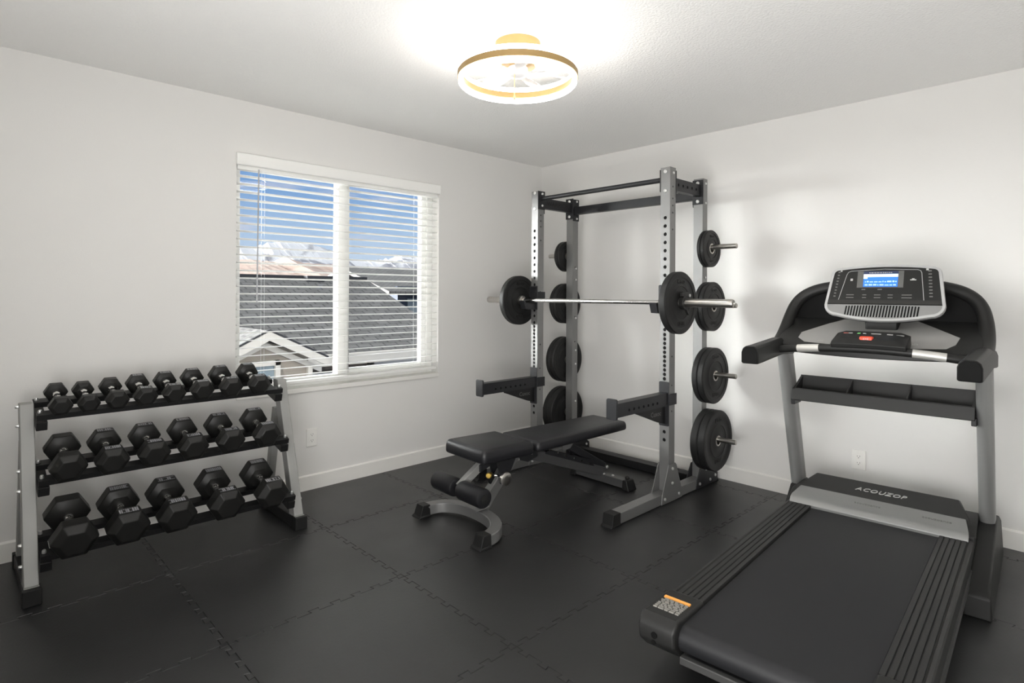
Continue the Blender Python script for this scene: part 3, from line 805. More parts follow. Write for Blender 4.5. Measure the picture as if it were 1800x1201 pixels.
for k in range(4):
    zc = PEGZ[k] - .0095; g = .0015
    th = TOT[k] / 2
    for sg, nm_, ys in ((-1, 'right', YR - .006), (1, 'left', YL + TW + .006)):
        for w_ in (0, 1):
            a = ys + sg * (w_ * (th + g)); b = a + sg * th
            y0, y1 = min(a, b), max(a, b)
            where = 'nearer the upright' if w_ == 0 else 'on the outside'
            szs = ['small', 'medium', 'large', 'largest'][k]
            plate(PEGX, y0, y1, zc, RAD[k], '%s black bumper plate on the %s %s peg of the rack, %s' % (szs, lev[k], nm_, where),
                  ('KGO', 'KGBI') if (w_ == 1 and sg < 0) or (w_ == 0 and sg > 0) else None, -1)

# ------------------------------------------------------------------ barbell
BX, BZ = 3.128, 1.2365
bar = thing('barbell', 'long chrome barbell resting in the J-cups of the power rack', 'barbell', (BX, 2.488, BZ))
MB().lathe([(.0142, -.66), (.0142, .66)], (0, 0, 0), (0, 1, 0), 20).build('shaft', 'chrome', bar)
MB().lathe([(.0146, -.17), (.0146, -.03)], (0, 0, 0), (0, 1, 0), 20).build('knurling', 'steel', bar)
for sg in (-1, 1):
    MB().lathe([(.020, .615), (.020, .628), (.034, .630), (.034, .650), (.0245, .651), (.0245, 1.010), (.022, 1.016), (.012, 1.0165), (.010, 1.012)], (0, 0, 0), (0, sg, 0), 28).build('sleeve', 'steel', bar)
y_in = .652
plate(BX, 2.488 - y_in - .046, 2.488 - y_in, BZ - .001, .186, 'black bumper plate on the near right end of the barbell', ('KGO', 'KGBI'), -1, 'black bumper plates on the barbell')
plate(BX, 2.488 + y_in, 2.488 + y_in + .046, BZ - .001, .186, 'black bumper plate on the far left end of the barbell', ('KGO', 'KGBI'), -1, 'black bumper plates on the barbell')
cl = thing('barbell_clamp', 'black lock-jaw clamp outside the plate on the right barbell sleeve', 'barbell clamp', (BX, 2.488 - y_in - .048, BZ))
MB().ring([(.0252, 0), (.038, 0), (.041, -.006), (.041, -.026), (.038, -.030), (.0252, -.030)], (0, 0, 0), (0, 1, 0), 28).build('collar', 'plastic', cl)
MB().box(-.03, .035, -.028, -.003, .036, .066).box(.030, .052, -.026, -.005, .028, .060).build('lever', 'plastic', cl, bevel=.005)
MB().lathe([(.009, 0), (.009, -.004)], (.042, -.026, .044), (0, 1, 0), 14).build('pivot_pin', 'bolt', cl)
MB().prism([(.01, -.035), (.045, -.075), (.052, -.068), (.03, -.03)], 'y', -.022, -.006).build('release_tab', 'plastic', cl, bevel=.002)

# ------------------------------------------------------------------ bench
BN = thing('weight_bench', 'black padded adjustable weight bench with silver frame in front of the power rack', 'weight bench', (2.0, 2.50, 0), (0, 0, -.04))
def pad(name, x0, x1, w0, w1, z0, z1, tilt=0., rnd=.02, taper=.0):
    """upholstered pad: rounded slab built from stacked rounded outlines"""
    m = MB(); rings = []
    H = z1 - z0
    for ins, zz in ((.012, 0), (.003, .006), (0, .014), (0, H * .55), (.004, H * .78), (.013, H * .93), (.028, H)):
        P = []
        for (cx, cy, a0, wv) in ((x1, 1, 0, w1), (x0, 1, 90, w0), (x0, -1, 180, w0), (x1, -1, 270, w1)):
            r = .030 - min(ins, .02)
            px = cx + (-1 if cx == x1 else 1) * (.030 + (ins - min(ins, .02))); py = cy * (wv / 2 - .030 - (ins - min(ins, .02)))
            for k in range(6):
                a = radians(a0 + 90 * k / 5); P.append(Vector((px + r * cos(a), py + r * sin(a), z0 + zz)))
        rings.append([Vector((p.x, p.y, p.z + (p.x - x0) * tilt)) for p in rings_fix(P)])
    m.loft(rings)
    return m.build(name, 'vinyl_black', BN, smooth=60)
def rings_fix(P): return P
pad('seat_pad', .045, .428, .365, .360, .374, .452, -.02)
pad('back_pad', .455, 1.32, .345, .31, .368, .428, .0)
# front post: from arc foot up to the frame under the pads
sec = [(-.028, -.022), (.028, -.022), (.028, .022), (-.028, .022)]
def bx_path(pts, sec): return MB().path(pts, 1, 4, sec=sec, up=(0, 1, 0))
def s2(a, b): return [(-a, -b), (a, -b), (a, b), (-a, b)]
bx_path([(.165, 0, .062), (.455, 0, .372)], s2(.032, .026)).build('front_post', 'silver', BN, bevel=.006)
bx_path([(.44, 0, .345), (.70, 0, .262), (1.235, 0, .068)], s2(.033, .026)).build('main_beam', 'graphite', BN, bevel=.005)
MB().box(1.20, 1.268, -.225, .225, .008, .062).build('rear_foot', 'graphite', BN, bevel=.005)
for s_ in (-1, 1):
    MB().loft([[Vector((1.19, s_ * .205, 0)), Vector((1.278, s_ * .205, 0)), Vector((1.278, s_ * .262, 0)), Vector((1.19, s_ * .262, 0))],
               [Vector((1.194, s_ * .205, .066)), Vector((1.274, s_ * .205, .066)), Vector((1.274, s_ * .238, .066)), Vector((1.194, s_ * .238, .066))]]).build('rear_foot_cap', 'rubber', BN, bevel=.006)
# arc foot
arc = [(-.045, -.274, .0335)]
for k in range(25):
    t = pi * (k / 24 - .5)
    arc.append((-.02 + .178 * max(cos(t), 0) ** .85, .274 * (abs(sin(t)) ** .9) * (1 if t > 0 else -1), .0335 + .012 * cos(t)))
arc.append((-.045, .274, .0335))
MB().path(arc, 1, 4, sec=s2(.0325, .029), up=(0, 0, 1)).build('arc_foot', 'silver', BN, bevel=.006)
for s_ in (-1, 1):
    y = s_ * .275
    MB().loft([[Vector((-.085, y - .042, 0)), Vector((-.005, y - .042, 0)), Vector((-.005, y + .042, 0)), Vector((-.085, y + .042, 0))],
               [Vector((-.080, y - .042, .009)), Vector((-.005, y - .042, .009)), Vector((-.005, y + .042, .009)), Vector((-.080, y + .042, .009))],
               [Vector((-.074, y - .036, .012)), Vector((-.005, y - .036, .012)), Vector((-.005, y + .036, .012)), Vector((-.074, y + .036, .012))],
               [Vector((-.055, y - .033, .068)), Vector((-.005, y - .033, .068)), Vector((-.005, y + .033, .068)), Vector((-.055, y + .033, .068))]]).build('foot_cap', 'rubber', BN, bevel=.004)
b = Bolts()
for yy in (-.05, .05): bolt(b, (.143, yy, .045), (-1, 0, 0), .008, .006)
b.build('bolt', 'bolt', BN)
MB().prism([(.10, -.05), (.19, -.05), (.235, 0), (.19, .05), (.10, .05)], 'z', .080, .088).build('post_flange', 'silver', BN, bevel=.002)
# seat bracket and its adjuster
MB().prism([(.20, .376), (.40, .376), (.42, .35), (.335, .20), (.29, .19), (.275, .25), (.255, .355)], 'y', -.038, -.030).build('seat_bracket', 'charcoal', BN, bevel=.001)
MB().prism([(.20, .376), (.40, .376), (.42, .35), (.335, .20), (.29, .19), (.275, .25), (.255, .355)], 'y', .030, .038).build('seat_bracket', 'charcoal', BN, bevel=.001)
MB().box(.12, .40, -.12, .12, .366, .379).build('seat_plate', 'charcoal', BN, bevel=.001)
MB().lathe([(.034, 0), (.038, .004), (.038, .020), (.030, .026), (.012, .027)], (.313, -.038, .222), (0, -1, 0), 28).build('pivot_cap', 'steel', BN)
# leg roller holder
bx_path([(.02, 0, .222), (.165, 0, .315)], s2(.022, .018)).build('leg_holder', 'silver_light', BN, bevel=.004)
MB().box(.145, .215, -.033, .033, .290, .330, lambda p: Vector((p.x, p.y, p.z + (p.x - .16) * .35))).build('holder_clamp', 'charcoal', BN, bevel=.003)
MB().tube((.02, -.225, .215), (.02, .215, .215), .012, 14).build('roller_bar', 'black_metal', BN)
for y0, y1 in ((-.222, -.022), (.022, .212)):
    MB().lathe([(.012, y0), (.040, y0), (.048, y0 + .004), (.052, y0 + .014), (.052, y1 - .014), (.048, y1 - .004), (.040, y1), (.012, y1)], (.02, 0, .215), (0, 1, 0), 28).build('foam_roller', 'foam', BN)
MB().lathe([(.022, 0), (.022, .004), (.014, .006)], (.02, -.222, .215), (0, -1, 0), 20).build('roller_cap', 'plastic', BN)
MB().lathe([(.010, -.03), (.010, 0), (.017, .002), (.017, .024), (.013, .028)], (.212, -.03, .258), (-.7, -.5, .1), 10).build('pull_pin', 'brass', BN)
MB().tube((.225, -.02, .255), (.29, -.02, .235), .008, 10).build('pin_shaft', 'chrome', BN)
MB().prism([(.19, .245), (.235, .248), (.205, .212)], 'y', -.050, -.030).build('warning_tag', 'rubber', BN)
# back support
bx_path([(.82, 0, .345), (1.245, 0, .105)], s2(.024, .020)).build('back_strut', 'charcoal', BN, bevel=.004)
MB().box(.48, 1.16, -.03, .03, .338, .369).build('back_rail', 'charcoal', BN, bevel=.004)
MB().prism([(.42, .375), (.58, .375), (.58, .30), (.50, .28), (.44, .30)], 'y', -.042, -.034).build('hinge_plate', 'charcoal', BN, bevel=.001)
MB().prism([(.80, .345), (.93, .345), (.88, .295), (.82, .29)], 'y', -.034, -.026).build('strut_plate', 'silver', BN, bevel=.001)
lad = MB()
lad.prism([(.66, .308), (.70, .312), (1.10, .182), (1.12, .132), (.66, .296)], 'y', -.030, -.026)
lad.prism([(.66, .308), (.70, .312), (1.10, .182), (1.12, .132), (.66, .296)], 'y', .026, .030)
lad.build('adjustment_ladder', 'charcoal', BN, bevel=.001)
for k in range(6):
    x = .69 + .075 * k; z = .318 - .0245 * k * 1.28
    MB().tube((x, -.034, z), (x, .034, z), .0065, 10).build('ladder_rung', 'chrome', BN)
b = Bolts()
for xx, zz in ((.53, .328), (1.245, .105), (1.215, .060)): bolt(b, (xx, -.036, zz), (0, -1, 0), .011, .008)
bolt(b, (1.23, -.10, .062), (0, 0, 1), .009, .007); b.build('bolt', 'bolt', BN)
MB().lathe([(.014, 0), (.016, .01), (.010, .018)], (1.235, -.215, .066), (0, 0, 1), 12).build('foot_knob', 'rubber', BN)

# ------------------------------------------------------------------ treadmill
TM = thing('treadmill', 'black and silver treadmill with lit blue console screen beside the power rack', 'treadmill', (1.80, .73, 0), (0, 0, .062))
DT = .206
# belt loop
prof = [(1.50, DT - .012), (-.02, DT - .012)]
for k in range(1, 10):
    a = pi / 2 + pi * k / 10; prof.append((-.02 + .044 * cos(a), DT - .056 + .044 * sin(a)))
prof += [(-.02, DT - .100), (1.50, DT - .100)]
MB().prism(prof, 'y', -.264, .264).build('running_belt', 'belt', TM)
MB().box(.03, 1.48, -.385, .385, DT - .095, DT - .055).build('deck_board', 'void', TM, bevel=.004)
MB().box(-.062, -.040, -.30, .262, .078, .104).build('rear_crossbar', 'frame_gray', TM, bevel=.004)
# ribbed side rails
for s_ in (-1, 1):
    y0, y1 = .268, .388
    top = []
    n = 5; wv = (y1 - .018 - y0) / n
    top.append((y0, DT - .03)); top.append((y0, DT - .002))
    for k in range(n):
        a = y0 + wv * k
        top += [(a + .001, DT), (a + wv - .004, DT), (a + wv - .003, DT - .005), (a + wv - .001, DT - .005)]
    top += [(y1 - .014, DT), (y1 - .004, DT - .004), (y1, DT - .012), (y1, DT - .085), (y0, DT - .085)]
    MB().prism([(s_ * a, b) for a, b in top], 'x', .10, 1.46).build('side_rail', 'deckrail', TM, smooth=20)
    MB().box(.05, 1.5, s_ * .388 - .004 if s_ > 0 else -.394, s_ * .388 + .006 if s_ > 0 else -.386, DT - .105, DT - .075).build('frame_edge', 'frame_gray', TM)
    # rear end cap
    c = MB()
    def cp(x, ins, z): return [Vector((x, s_ * (y + (ins if y < .3 else -ins)), z)) for y in (.262, .396)]
    xe = .135 if s_ > 0 else .10
    P = [(-.070, .112), (-.092, .130), (-.094, .178), (-.082, .200), (-.062, DT + .008), (xe, DT + .004), (xe, DT - .085), (.06, DT - .118), (-.045, DT - .118)]
    c.prism(P, 'y', s_ * .264, s_ * .398)
    ec = c.build('end_cap', 'plastic', TM, bevel=.012, seg=3)
    if s_ > 0:
        k = MB().lathe([(.011, 0), (.011, .003), (.006, .003)], (-.0935, .335, .158), (-1, 0, 0), 14)
        k.lathe([(.008, 0), (.008, .002)], (-.0925, .338, .132), (-1, 0, 0), 12)
        k.build('screw_recess', 'void', ec)
        st = MB().use('sticker_orange').box(.055, .068, .283, .378, DT + .004, DT + .0105)
        st.use('sticker_text')
        rr = random.Random(3)
        for row in range(7):
            x = .046 - .0115 * row; yy = .284
            while yy < .372:
                wv_ = rr.uniform(.008, .02)
                st.box(x - .0036, x + .0022, yy, min(yy + wv_, .376), DT + .004, DT + .0105); yy += wv_ + .004
        st.build('warning_sticker', None, ec, smooth=0)
    MB().box(.14, .20, s_ * .28, s_ * .33, 0, DT - .09).build('rear_foot', 'rubber', TM, bevel=.006)
# motor hood: silver strip then black cover
def hood(name, profile, wid, m, bev=.004):
    """profile (x,z) with a half width per point, mirrored about the middle"""
    q = MB(); q.loft([[Vector((x, s * w_, z)) for (x, z), w_ in zip(profile, wid)] for s in (-1, 1)])
    return q.build(name, m, TM, bevel=bev, smooth=25)
hood('hood_trim', [(1.405, DT + .001), (1.418, DT + .022), (1.436, DT + .034), (1.535, DT + .058), (1.54, DT - .02), (1.41, DT - .02)], [.372, .372, .370, .352, .352, .372], 'plastic_silver', .003)
hd = hood('motor_hood', [(1.533, DT + .056), (1.69, .302), (1.735, .285), (1.80, .20), (1.81, .05), (1.47, .05), (1.47, DT - .03)], [.372, .318, .312, .33, .36, .39, .39], 'plastic', .008)
hood('hood_skirt', [(1.45, .215), (1.53, .248), (1.72, .250), (1.79, .20), (1.80, .06), (1.45, .06)], [.392, .394, .388, .380, .380, .392], 'plastic', .006)
def onhood(p, xc, yc):   # lettering lying on the sloping hood top, reading from the belt
    return Vector((xc + p.y, yc - p.x, DT + .0575 + (xc + p.y - 1.533) * (.302 - DT - .056) / .157 + p.z))
MB().text('ACOUZOP', .042, lambda p: onhood(p, 1.61, .0), .0012, shear=.3, spacing=1.1).build('lettering', 'print_white', hd, smooth=0)
def onstrip(p, xc, yc): return Vector((xc + p.y, yc - p.x, DT + .0345 + (xc + p.y - 1.436) * .024 / .099 + p.z))
t = MB()
for yc in (.03, -.25): MB().text('acouzoance', .024, lambda p: onstrip(p, 1.478, yc), .0006).build('lettering', 'print_gray', bpy.data.objects['hood_trim'], smooth=0)
# uprights and boots
for s_ in (-1, 1):
    yb, yt = s_ * .418, s_ * .418
    sec = [(.030 * (1 if abs(cos(a)) > .3 else .9) * cos(a), .062 * sin(a)) for a in [2 * pi * k / 20 for k in range(20)]]
    sec = [(max(-.030, min(.030, 1.25 * a)), b) for a, b in sec]
    bot, top = Vector((1.755, yb, .14)), Vector((1.475, yt, .985))
    d = (top - bot).normalized()
    m = MB(); rings = []
    for q in (bot, top): rings.append([q + Vector((0, 1, 0)) * a + Vector((1, 0, 0)) * b for a, b in sec])
    m.loft(rings); m.build('upright', 'plastic_silver', TM, smooth=40)
    BP = [(1.125, .0), (1.135, .085), (1.165, .110), (1.52, .175), (1.66, .225), (1.83, .225), (1.90, .19), (1.945, .02), (1.93, 0)]
    if s_ > 0: BP = [(x, z * .62 if x < 1.6 else z) for x, z in BP]
    BWd = [.047, .044, .036, .034, .036, .036, .04, .047, .047]
    q = MB(); q.loft([[Vector((x, s_ * .421 + s * (w_ if s_ < 0 else w_ * .62), z)) for (x, z), w_ in zip(BP, BWd)] for s in (-1, 1)])
    q.build('upright_boot', 'plastic', TM, bevel=.008, seg=3)
    # side handle with flat end
    hs = [(-.036, -.042), (.036, -.042), (.040, -.036), (.040, .012), (.034, .030), (.020, .042), (-.020, .042), (-.034, .030), (-.040, .012), (-.040, -.036)]
    MB().path([(.938, s_ * .408, 1.003), (1.02, s_ * .410, 1.006), (1.20, s_ * .416, 1.015), (1.34, s_ * .420, 1.022), (1.52, s_ * .424, 1.010)], 1, sec=hs, up=(0, 0, 1)).build('side_handle', 'plastic', TM, bevel=.006, smooth=30)
    MB().path([(.930, s_ * .408, 1.003), (.939, s_ * .408, 1.003)], 1, sec=[(a * .93, b * .93) for a, b in hs], up=(0, 0, 1)).build('handle_cap', 'void', TM, bevel=.004)
# console arch
half = [(1.33, .424, 1.015), (1.42, .428, 1.045), (1.50, .428, 1.095), (1.555, .420, 1.165), (1.59, .402, 1.235), (1.61, .362, 1.285), (1.62, .295, 1.318), (1.625, .20, 1.335), (1.625, .08, 1.342)]
pts = half + [(x, -y, z) for x, y, z in reversed(half)]
for _ in range(2):
    pts = [pts[0]] + [tuple(a[i] * u + b[i] * (1 - u) for i in range(3)) for a, b in zip(pts, pts[1:]) for u in (.75, .25)] + [pts[-1]]
asec = [(.034 * cos(a), .048 * sin(a)) for a in [2 * pi * k / 16 for k in range(16)]]
MB().path(pts, 1, sec=[(.030 * cos(a), .030 * sin(a)) for a in [2 * pi * k / 16 for k in range(16)]]).build('console_arch', 'plastic', TM)
# dark back panel inside the arch
P = [(-.40, 1.07), (.40, 1.07), (.412, 1.15), (.392, 1.23), (.352, 1.28), (.285, 1.312), (.2, 1.328), (-.2, 1.328), (-.285, 1.312), (-.352, 1.28), (-.392, 1.23), (-.412, 1.15)]
MB().prism(P, 'x', 1.612, 1.632).build('back_panel', 'void', TM, smooth=0)
# sloping tray under the console
def tray_z(x): return 1.036 + (x - 1.31) * .42
q = MB()
P = [(1.305, .375), (1.32, .39), (1.60, .40), (1.62, .39), (1.62, -.39), (1.60, -.40), (1.32, -.39), (1.305, -.375)]
fr = []
for k in range(13): 
    y = -.375 + .75 * k / 12; fr.append((1.305 - .025 * (1 - (y / .375) ** 2), y))
P = [(1.62, .40), (1.62, -.40), (1.53, -.424), (1.36, -.420)] + fr + [(1.36, .420), (1.53, .424)]
q.loft([[Vector((x, y, tray_z(x) - .035)) for x, y in P], [Vector((x, y, tray_z(x))) for x, y in P]])
q.build('console_tray', 'plastic', TM, bevel=.008, smooth=30)
q = MB()
P = [(1.385, -.325), (1.345, -.295), (1.328, -.15), (1.322, 0), (1.328, .15), (1.345, .285), (1.385, .325), (1.44, .325), (1.55, .22), (1.60, .16), (1.60, -.16), (1.55, -.22), (1.45, -.335)]
q.loft([[Vector((x, y, tray_z(x) - .002)) for x, y in P], [Vector((x, y, tray_z(x) + .0022)) for x, y in P]])
tp = q.build('tray_insert', 'plastic_gray', TM)
def ontray(p, xc, yc): return Vector((xc + p.y, yc - p.x, tray_z(xc + p.y) + .0026 + p.z))
MB().text('QD', .026, lambda p: ontray(p, 1.365, -.17), .0004).text('oso', .018, lambda p: ontray(p, 1.362, .215), .0004).build('lettering', 'print_white', tp, smooth=0)
# grip bar with pulse contacts and control pod
gp = []
for k in range(17):
    y = -.40 + .80 * k / 16; u = 1 - (y / .40) ** 2
    gp.append((1.275 - .035 * u, y, 1.008 + .030 * u))
MB().path(gp, .0185, 14).build('grip_bar', 'plastic', TM)
for lo, hi in ((.19, .29), (-.305, -.185)):
    pp = []
    for k in range(7):
        y = lo + (hi - lo) * k / 6; u = 1 - (y / .40) ** 2; pp.append((1.275 - .035 * u, y, 1.008 + .030 * u))
    MB().path(pp, .0193, 14).build('pulse_contact', 'contact', TM)
q = MB(); rings = []
for k in range(9):
    y = -.165 + .30 * k / 8; u = 1 - (y / .4) ** 2; sh = -.003 * abs(k - 4) 
    e = .012 if k in (0, 8) else 0
    rings.append([Vector((x, y, z)) for x, z in ((1.222 - .035 * u + .03, 1.014 + .03 * u), (1.215 - .035 * u + .03, 1.032 + .03 * u), (1.232 - .03 * u + .03, 1.056 + .03 * u - e), (1.350, 1.104 + .012 * u - e), (1.36, 1.06), (1.30, 1.008 + .02 * u))])
q.loft(rings); pod = q.build('control_pod', 'plastic', TM, bevel=.003, smooth=30)
def onpod(x, y, z=0): 
    u = 1 - (y / .4) ** 2; xa, za = 1.262 - .03 * u, 1.056 + .03 * u; xb, zb = 1.350, 1.104 + .012 * u
    return Vector((x, y, za + (zb - za) * (x - xa) / (xb - xa) + z))
for mt, y, w_, h_ in (('print_red', .085, .03, .003), ('print_white', .070, .016, .006), ('print_green', .035, .012, .012), ('print_white', .012, .012, .005), ('print_white', -.035, .04, .006), ('print_white', -.09, .022, .007), ('print_gray', -.13, .03, .003)):
    q = MB(); c = [onpod(1.312 + dx, y + dy, .0016) for dx, dy in ((-h_ / 2, -w_ / 2), (-h_ / 2, w_ / 2), (h_ / 2, w_ / 2), (h_ / 2, -w_ / 2))]
    q.loft([[p - Vector((0, 0, .004)) for p in c], c]); q.build('control_button', mt, pod, smooth=0)
q = MB().box(1.228, 1.262, -.036, .018, 1.074, 1.098).build('safety_key', 'red', TM, bevel=.007, seg=3)
MB().text('EXE', .013, lambda p: Vector((1.2275 - p.z * .3, -.009 - p.x, 1.086 + p.y)), .0006).build('lettering', 'print_white', q, smooth=0)
# console head
CB, CT = Vector((1.398, -.036, 1.158)), Vector((1.500, -.036, 1.440))
cu = (CT - CB); CH = cu.length; cu.normalize(); cv = Vector((0, -1, 0)); cn = cv.cross(cu).normalized()
if cn.x > 0: cn = -cn
def con(a, b, c=0): return CB + cv * a + cu * b + cn * c     # a to the right, b up, c towards the runner
def outline(g):
    """console outline inset by g"""
    P = []
    def corner(cx, cy, a0, r):
        for k in range(6):
            a = radians(a0 + 90 * k / 5); P.append((cx + r * cos(a), cy + r * sin(a)))
    wb, wt = .250 - g, .230 - g
    P2 = []
    r = .035 - min(g, .02)
    corner(wt - r, CH - .018 - g - r, 0, r)
    for k in range(1, 8): 
        t = k / 8; x = (wt - r) * (1 - 2 * t); P.append((x, CH - .018 - g + .014 * (1 - (2 * t - 1) ** 2)))
    corner(-wt + r, CH - .018 - g - r, 90, r)
    rb = .055 - min(g, .03)
    corner(-wb + rb, .030 + g + rb, 180, rb)
    for k in range(1, 8):
        t = k / 8; x = (-wb + rb) * (1 - 2 * t); P.append((x, .030 + g - .026 * (1 - (2 * t - 1) ** 2)))
    corner(wb - rb, .030 + g + rb, 270, rb)
    return P
def shell(g0, c0, c1, name, m, parent, bev=.0, T=con):
    q = MB(); P = outline(g0); q.loft([[T(a, b, c0) for a, b in P], [T(a, b, c1) for a, b in P]])
    return q.build(name, m, parent, bevel=bev, smooth=35)
ch = shell(.006, -.055, -.004, 'console_housing', 'plastic', TM, .012)
bz = MB(); PO, PI_ = outline(0), outline(.013)
bz.loft([[con(a, b, -.014) for a, b in PO], [con(a, b, .001) for a, b in PO], [con(a * .99, b * .99 + .0015, .006) for a, b in PO], [con(a, b, .006) for a, b in PI_], [con(a, b, -.002) for a, b in PI_], [con(a, b, -.014) for a, b in PI_]], cap=False)
bz.build('bezel', 'bezel', ch, smooth=50)
# lower silver grille area and upper black face
def clip(P, lo, hi):
    out = []
    for i, p in enumerate(P):
        q = P[(i + 1) % len(P)]
        for lim, sg in ((lo, 1), (hi, -1)): pass
        out.append(p)
    return out
def clip_half(P, f):
    out = []
    for i, p in enumerate(P):
        q = P[(i + 1) % len(P)]; a, b = f(p), f(q)
        if a >= 0: out.append(p)
        if a * b < 0:
            t = a / (a - b); out.append((p[0] + (q[0] - p[0]) * t, p[1] + (q[1] - p[1]) * t))
    return out
PI2 = outline(.012)
GL = .098
lowP = clip_half(PI2, lambda p: (GL - .010 * (p[0] / .23) ** 2) - p[1]); upP = clip_half(PI2, lambda p: p[1] - GL + .010 * (p[0] / .23) ** 2 - .004)
q = MB(); q.loft([[con(a, b, -.006) for a, b in lowP], [con(a, b, .0035) for a, b in lowP]]); lowo = q.build('speaker_panel', 'plastic_silver', ch, smooth=0)
q = MB(); q.loft([[con(a, b, -.006) for a, b in upP], [con(a, b, .003) for a, b in upP]]); upo = q.build('control_face', 'panel', ch, smooth=0)
# the control face is three levels down, so its screen and print sit under the console housing
q = MB()
for k in range(25):
    a = -.152 + .0124 * k + .0; q.loft([[con(a + .0035 * 0 + dx + (bb_ - .05) * .10, bb_, cc) for dx, bb_ in ((-.0033, .036 - .012 * (1 - (a / .2) ** 2)), (.0033, .036 - .012 * (1 - (a / .2) ** 2)), (.0033, GL - .014 - .004 * (a / .15) ** 2), (-.0033, GL - .014 - .004 * (a / .15) ** 2))] for cc in (-.002, .0042)])
q.build('speaker_slots', 'void', ch, smooth=0)
def quad(q, a0, a1, b0, b1, c0=.0025, c1=.0038, sk=0.):
    q.loft([[con(a + (b - .2) * sk, b, c) for a, b in ((a0, b0), (a1, b0), (a1, b1), (a0, b1))] for c in (c0, c1)])
q = MB(); quad(q, -.112, .082, .176, .262, .0025, .0040); q.build('screen_frame', 'screen_frame', ch, smooth=0)
q = MB().use('screen_dark'); quad(q, -.086, .060, .178, .261, .0036, .0046)
q.use('screen_blue'); quad(q, -.085, .059, .180, .246, .0040, .0050)
q.use('screen_white'); quad(q, -.085, .059, .231, .2455, .0044, .0054); quad(q, -.085, -.068, .222, .2315, .0044, .0054)
q.use('screen_text'); rr = random.Random(5)
for b0 in (.186, .203):
    a = -.078
    while a < .05:
        w_ = rr.uniform(.004, .018); quad(q, a, min(a + w_, .054), b0, b0 + rr.uniform(.004, .008), .0044, .0054); a += w_ + .004
q.use('print_white'); a = -.062
while a < .03:
    w_ = rr.uniform(.004, .01); quad(q, a, a + w_, .251, .2545, .0044, .0054); a += w_ + .003
q.build('screen', None, ch, smooth=0)
q = MB().use('bezel')
def stroke(pts, w_=.0014):
    q.path([con(a, b, .0035) for a, b in pts], w_, 6)
stroke([(-.188, .112), (-.160, .245), (-.154, .258), (-.142, .264), (0, .272), (.136, .266), (.147, .261), (.152, .249), (.166, .112)])
q.use('print_gray')
for k in range(9):
    b0 = .128 + .016 * k
    quad(q, -.212 + .0013 * k * 1.2, -.203 + .0013 * k * 1.2, b0, b0 + .006); quad(q, .186 - .0012 * k, .199 - .0012 * k, b0, b0 + .006)
for b0 in (.122, .136):
    for a0, a1 in ((-.155, -.122), (-.085, -.068), (-.035, -.008), (.022, .042), (.078, .118)): quad(q, a0, a1, b0, b0 + .004)
quad(q, -.09, -.074, .164, .169); quad(q, -.022, -.004, .164, .169)
q.use('print_white'); quad(q, -.142, -.132, .212, .224); quad(q, .108, .132, .212, .217); quad(q, .115, .125, .217, .222)
quad(q, -.190, -.182, .262, .270); quad(q, .168, .178, .262, .274)
q.build('control_print', None, ch, smooth=0)
q = MB(); bandP = [p for p in upP]
bandP = clip_half(upP, lambda p: .118 - .006 * (p[0] / .23) ** 2 - p[1])
q.loft([[con(a, b, .002) for a, b in bandP], [con(a, b, .0042) for a, b in bandP]]); q.build('lower_band', 'panel2', ch, smooth=0)
MB().box(1.50, 1.60, -.09, .05, 1.10, 1.34).build('console_mount', 'plastic', TM, bevel=.01)
# accessory shelf between the uprights
sh = MB()
def shp(x, z): return (x, z)
fl = [(1.480, .728), (1.492, .786), (1.508, .788), (1.500, .745), (1.625, .770), (1.640, .845), (1.652, .843), (1.640, .745), (1.62, .735), (1.50, .722)]
sh.prism(fl, 'y', -.386, .386)
for y in (-.386, -.130, .128, .374):
    t_ = .012 if abs(y) > .3 else .007
    sh.prism([(1.497, .742), (1.507, .785), (1.645, .842), (1.635, .762)], 'y', y, y + t_)
sh.build('accessory_shelf', 'plastic', TM, bevel=.002, smooth=25)
MB().box(1.49, 1.60, .372, .392, .700, .735).build('shelf_bracket', 'black_metal', TM, bevel=.003)
MB().box(1.49, 1.60, -.392, -.372, .700, .735).build('shelf_bracket', 'black_metal', TM, bevel=.003)

# ------------------------------------------------------------------ outside the window
g = struct(MB().box(-60, 160, V0 + T_ + .6, 420, -3.3, -2.9).build('ground', 'ground', smooth=0))
EY, EZ, RY, RZ = 9.5, .19, 13.5, 1.66
slope = (RZ - EZ) / (RY - EY)
hs_ = thing('neighbour_house', 'neighbouring house with grey shingle roof, cream gutter and taupe gable seen through the window', 'house', (5.0, 11.0, -2.9))
hO = Vector((5.0, 11.0, -2.9))
def hb(m_, x0, x1, y0, y1, z0, z1): return m_.box(x0 - hO.x, x1 - hO.x, y0 - hO.y, y1 - hO.y, z0 - hO.z, z1 - hO.z)
def hv(x, y, z): return Vector((x, y, z)) - hO
hb(MB(), -1, 7.45, 10.1, 17.2, -2.9, .2).build('house_wall', 'ext_brown', hs_, smooth=0)
X_l, X_r, GX_, WY = -3.0, 11.5, 7.75, 10.95
def rz(y): return EZ + slope * (y - EY)
def roof_part(prof, xa, xb):
    m = MB().prism([(y - hO.y, z - hO.z) for y, z in prof] + [(y - hO.y, z - .16 - hO.z) for y, z in reversed(prof)], 'x', xa - hO.x, xb - hO.x); return m
rf = roof_part([(EY, EZ), (RY, RZ), (17.5, EZ)], X_l, GX_).build('roof', 'shingles', hs_, smooth=0)
roof_part([(EY, EZ), (WY, rz(WY)), (12.4, EZ)], GX_, X_r).build('wing_roof', 'shingles', hs_, smooth=0)
hb(MB(), 7.0, 11.3, 10.1, 12.0, -2.9, .15).build('wing_wall', 'ext_brown', hs_, smooth=0)
r_ = MB()
for xx in (3.55, 6.05): hb(r_, xx, xx + .42, RY - .35, RY - .12, RZ - .12, RZ + .02)
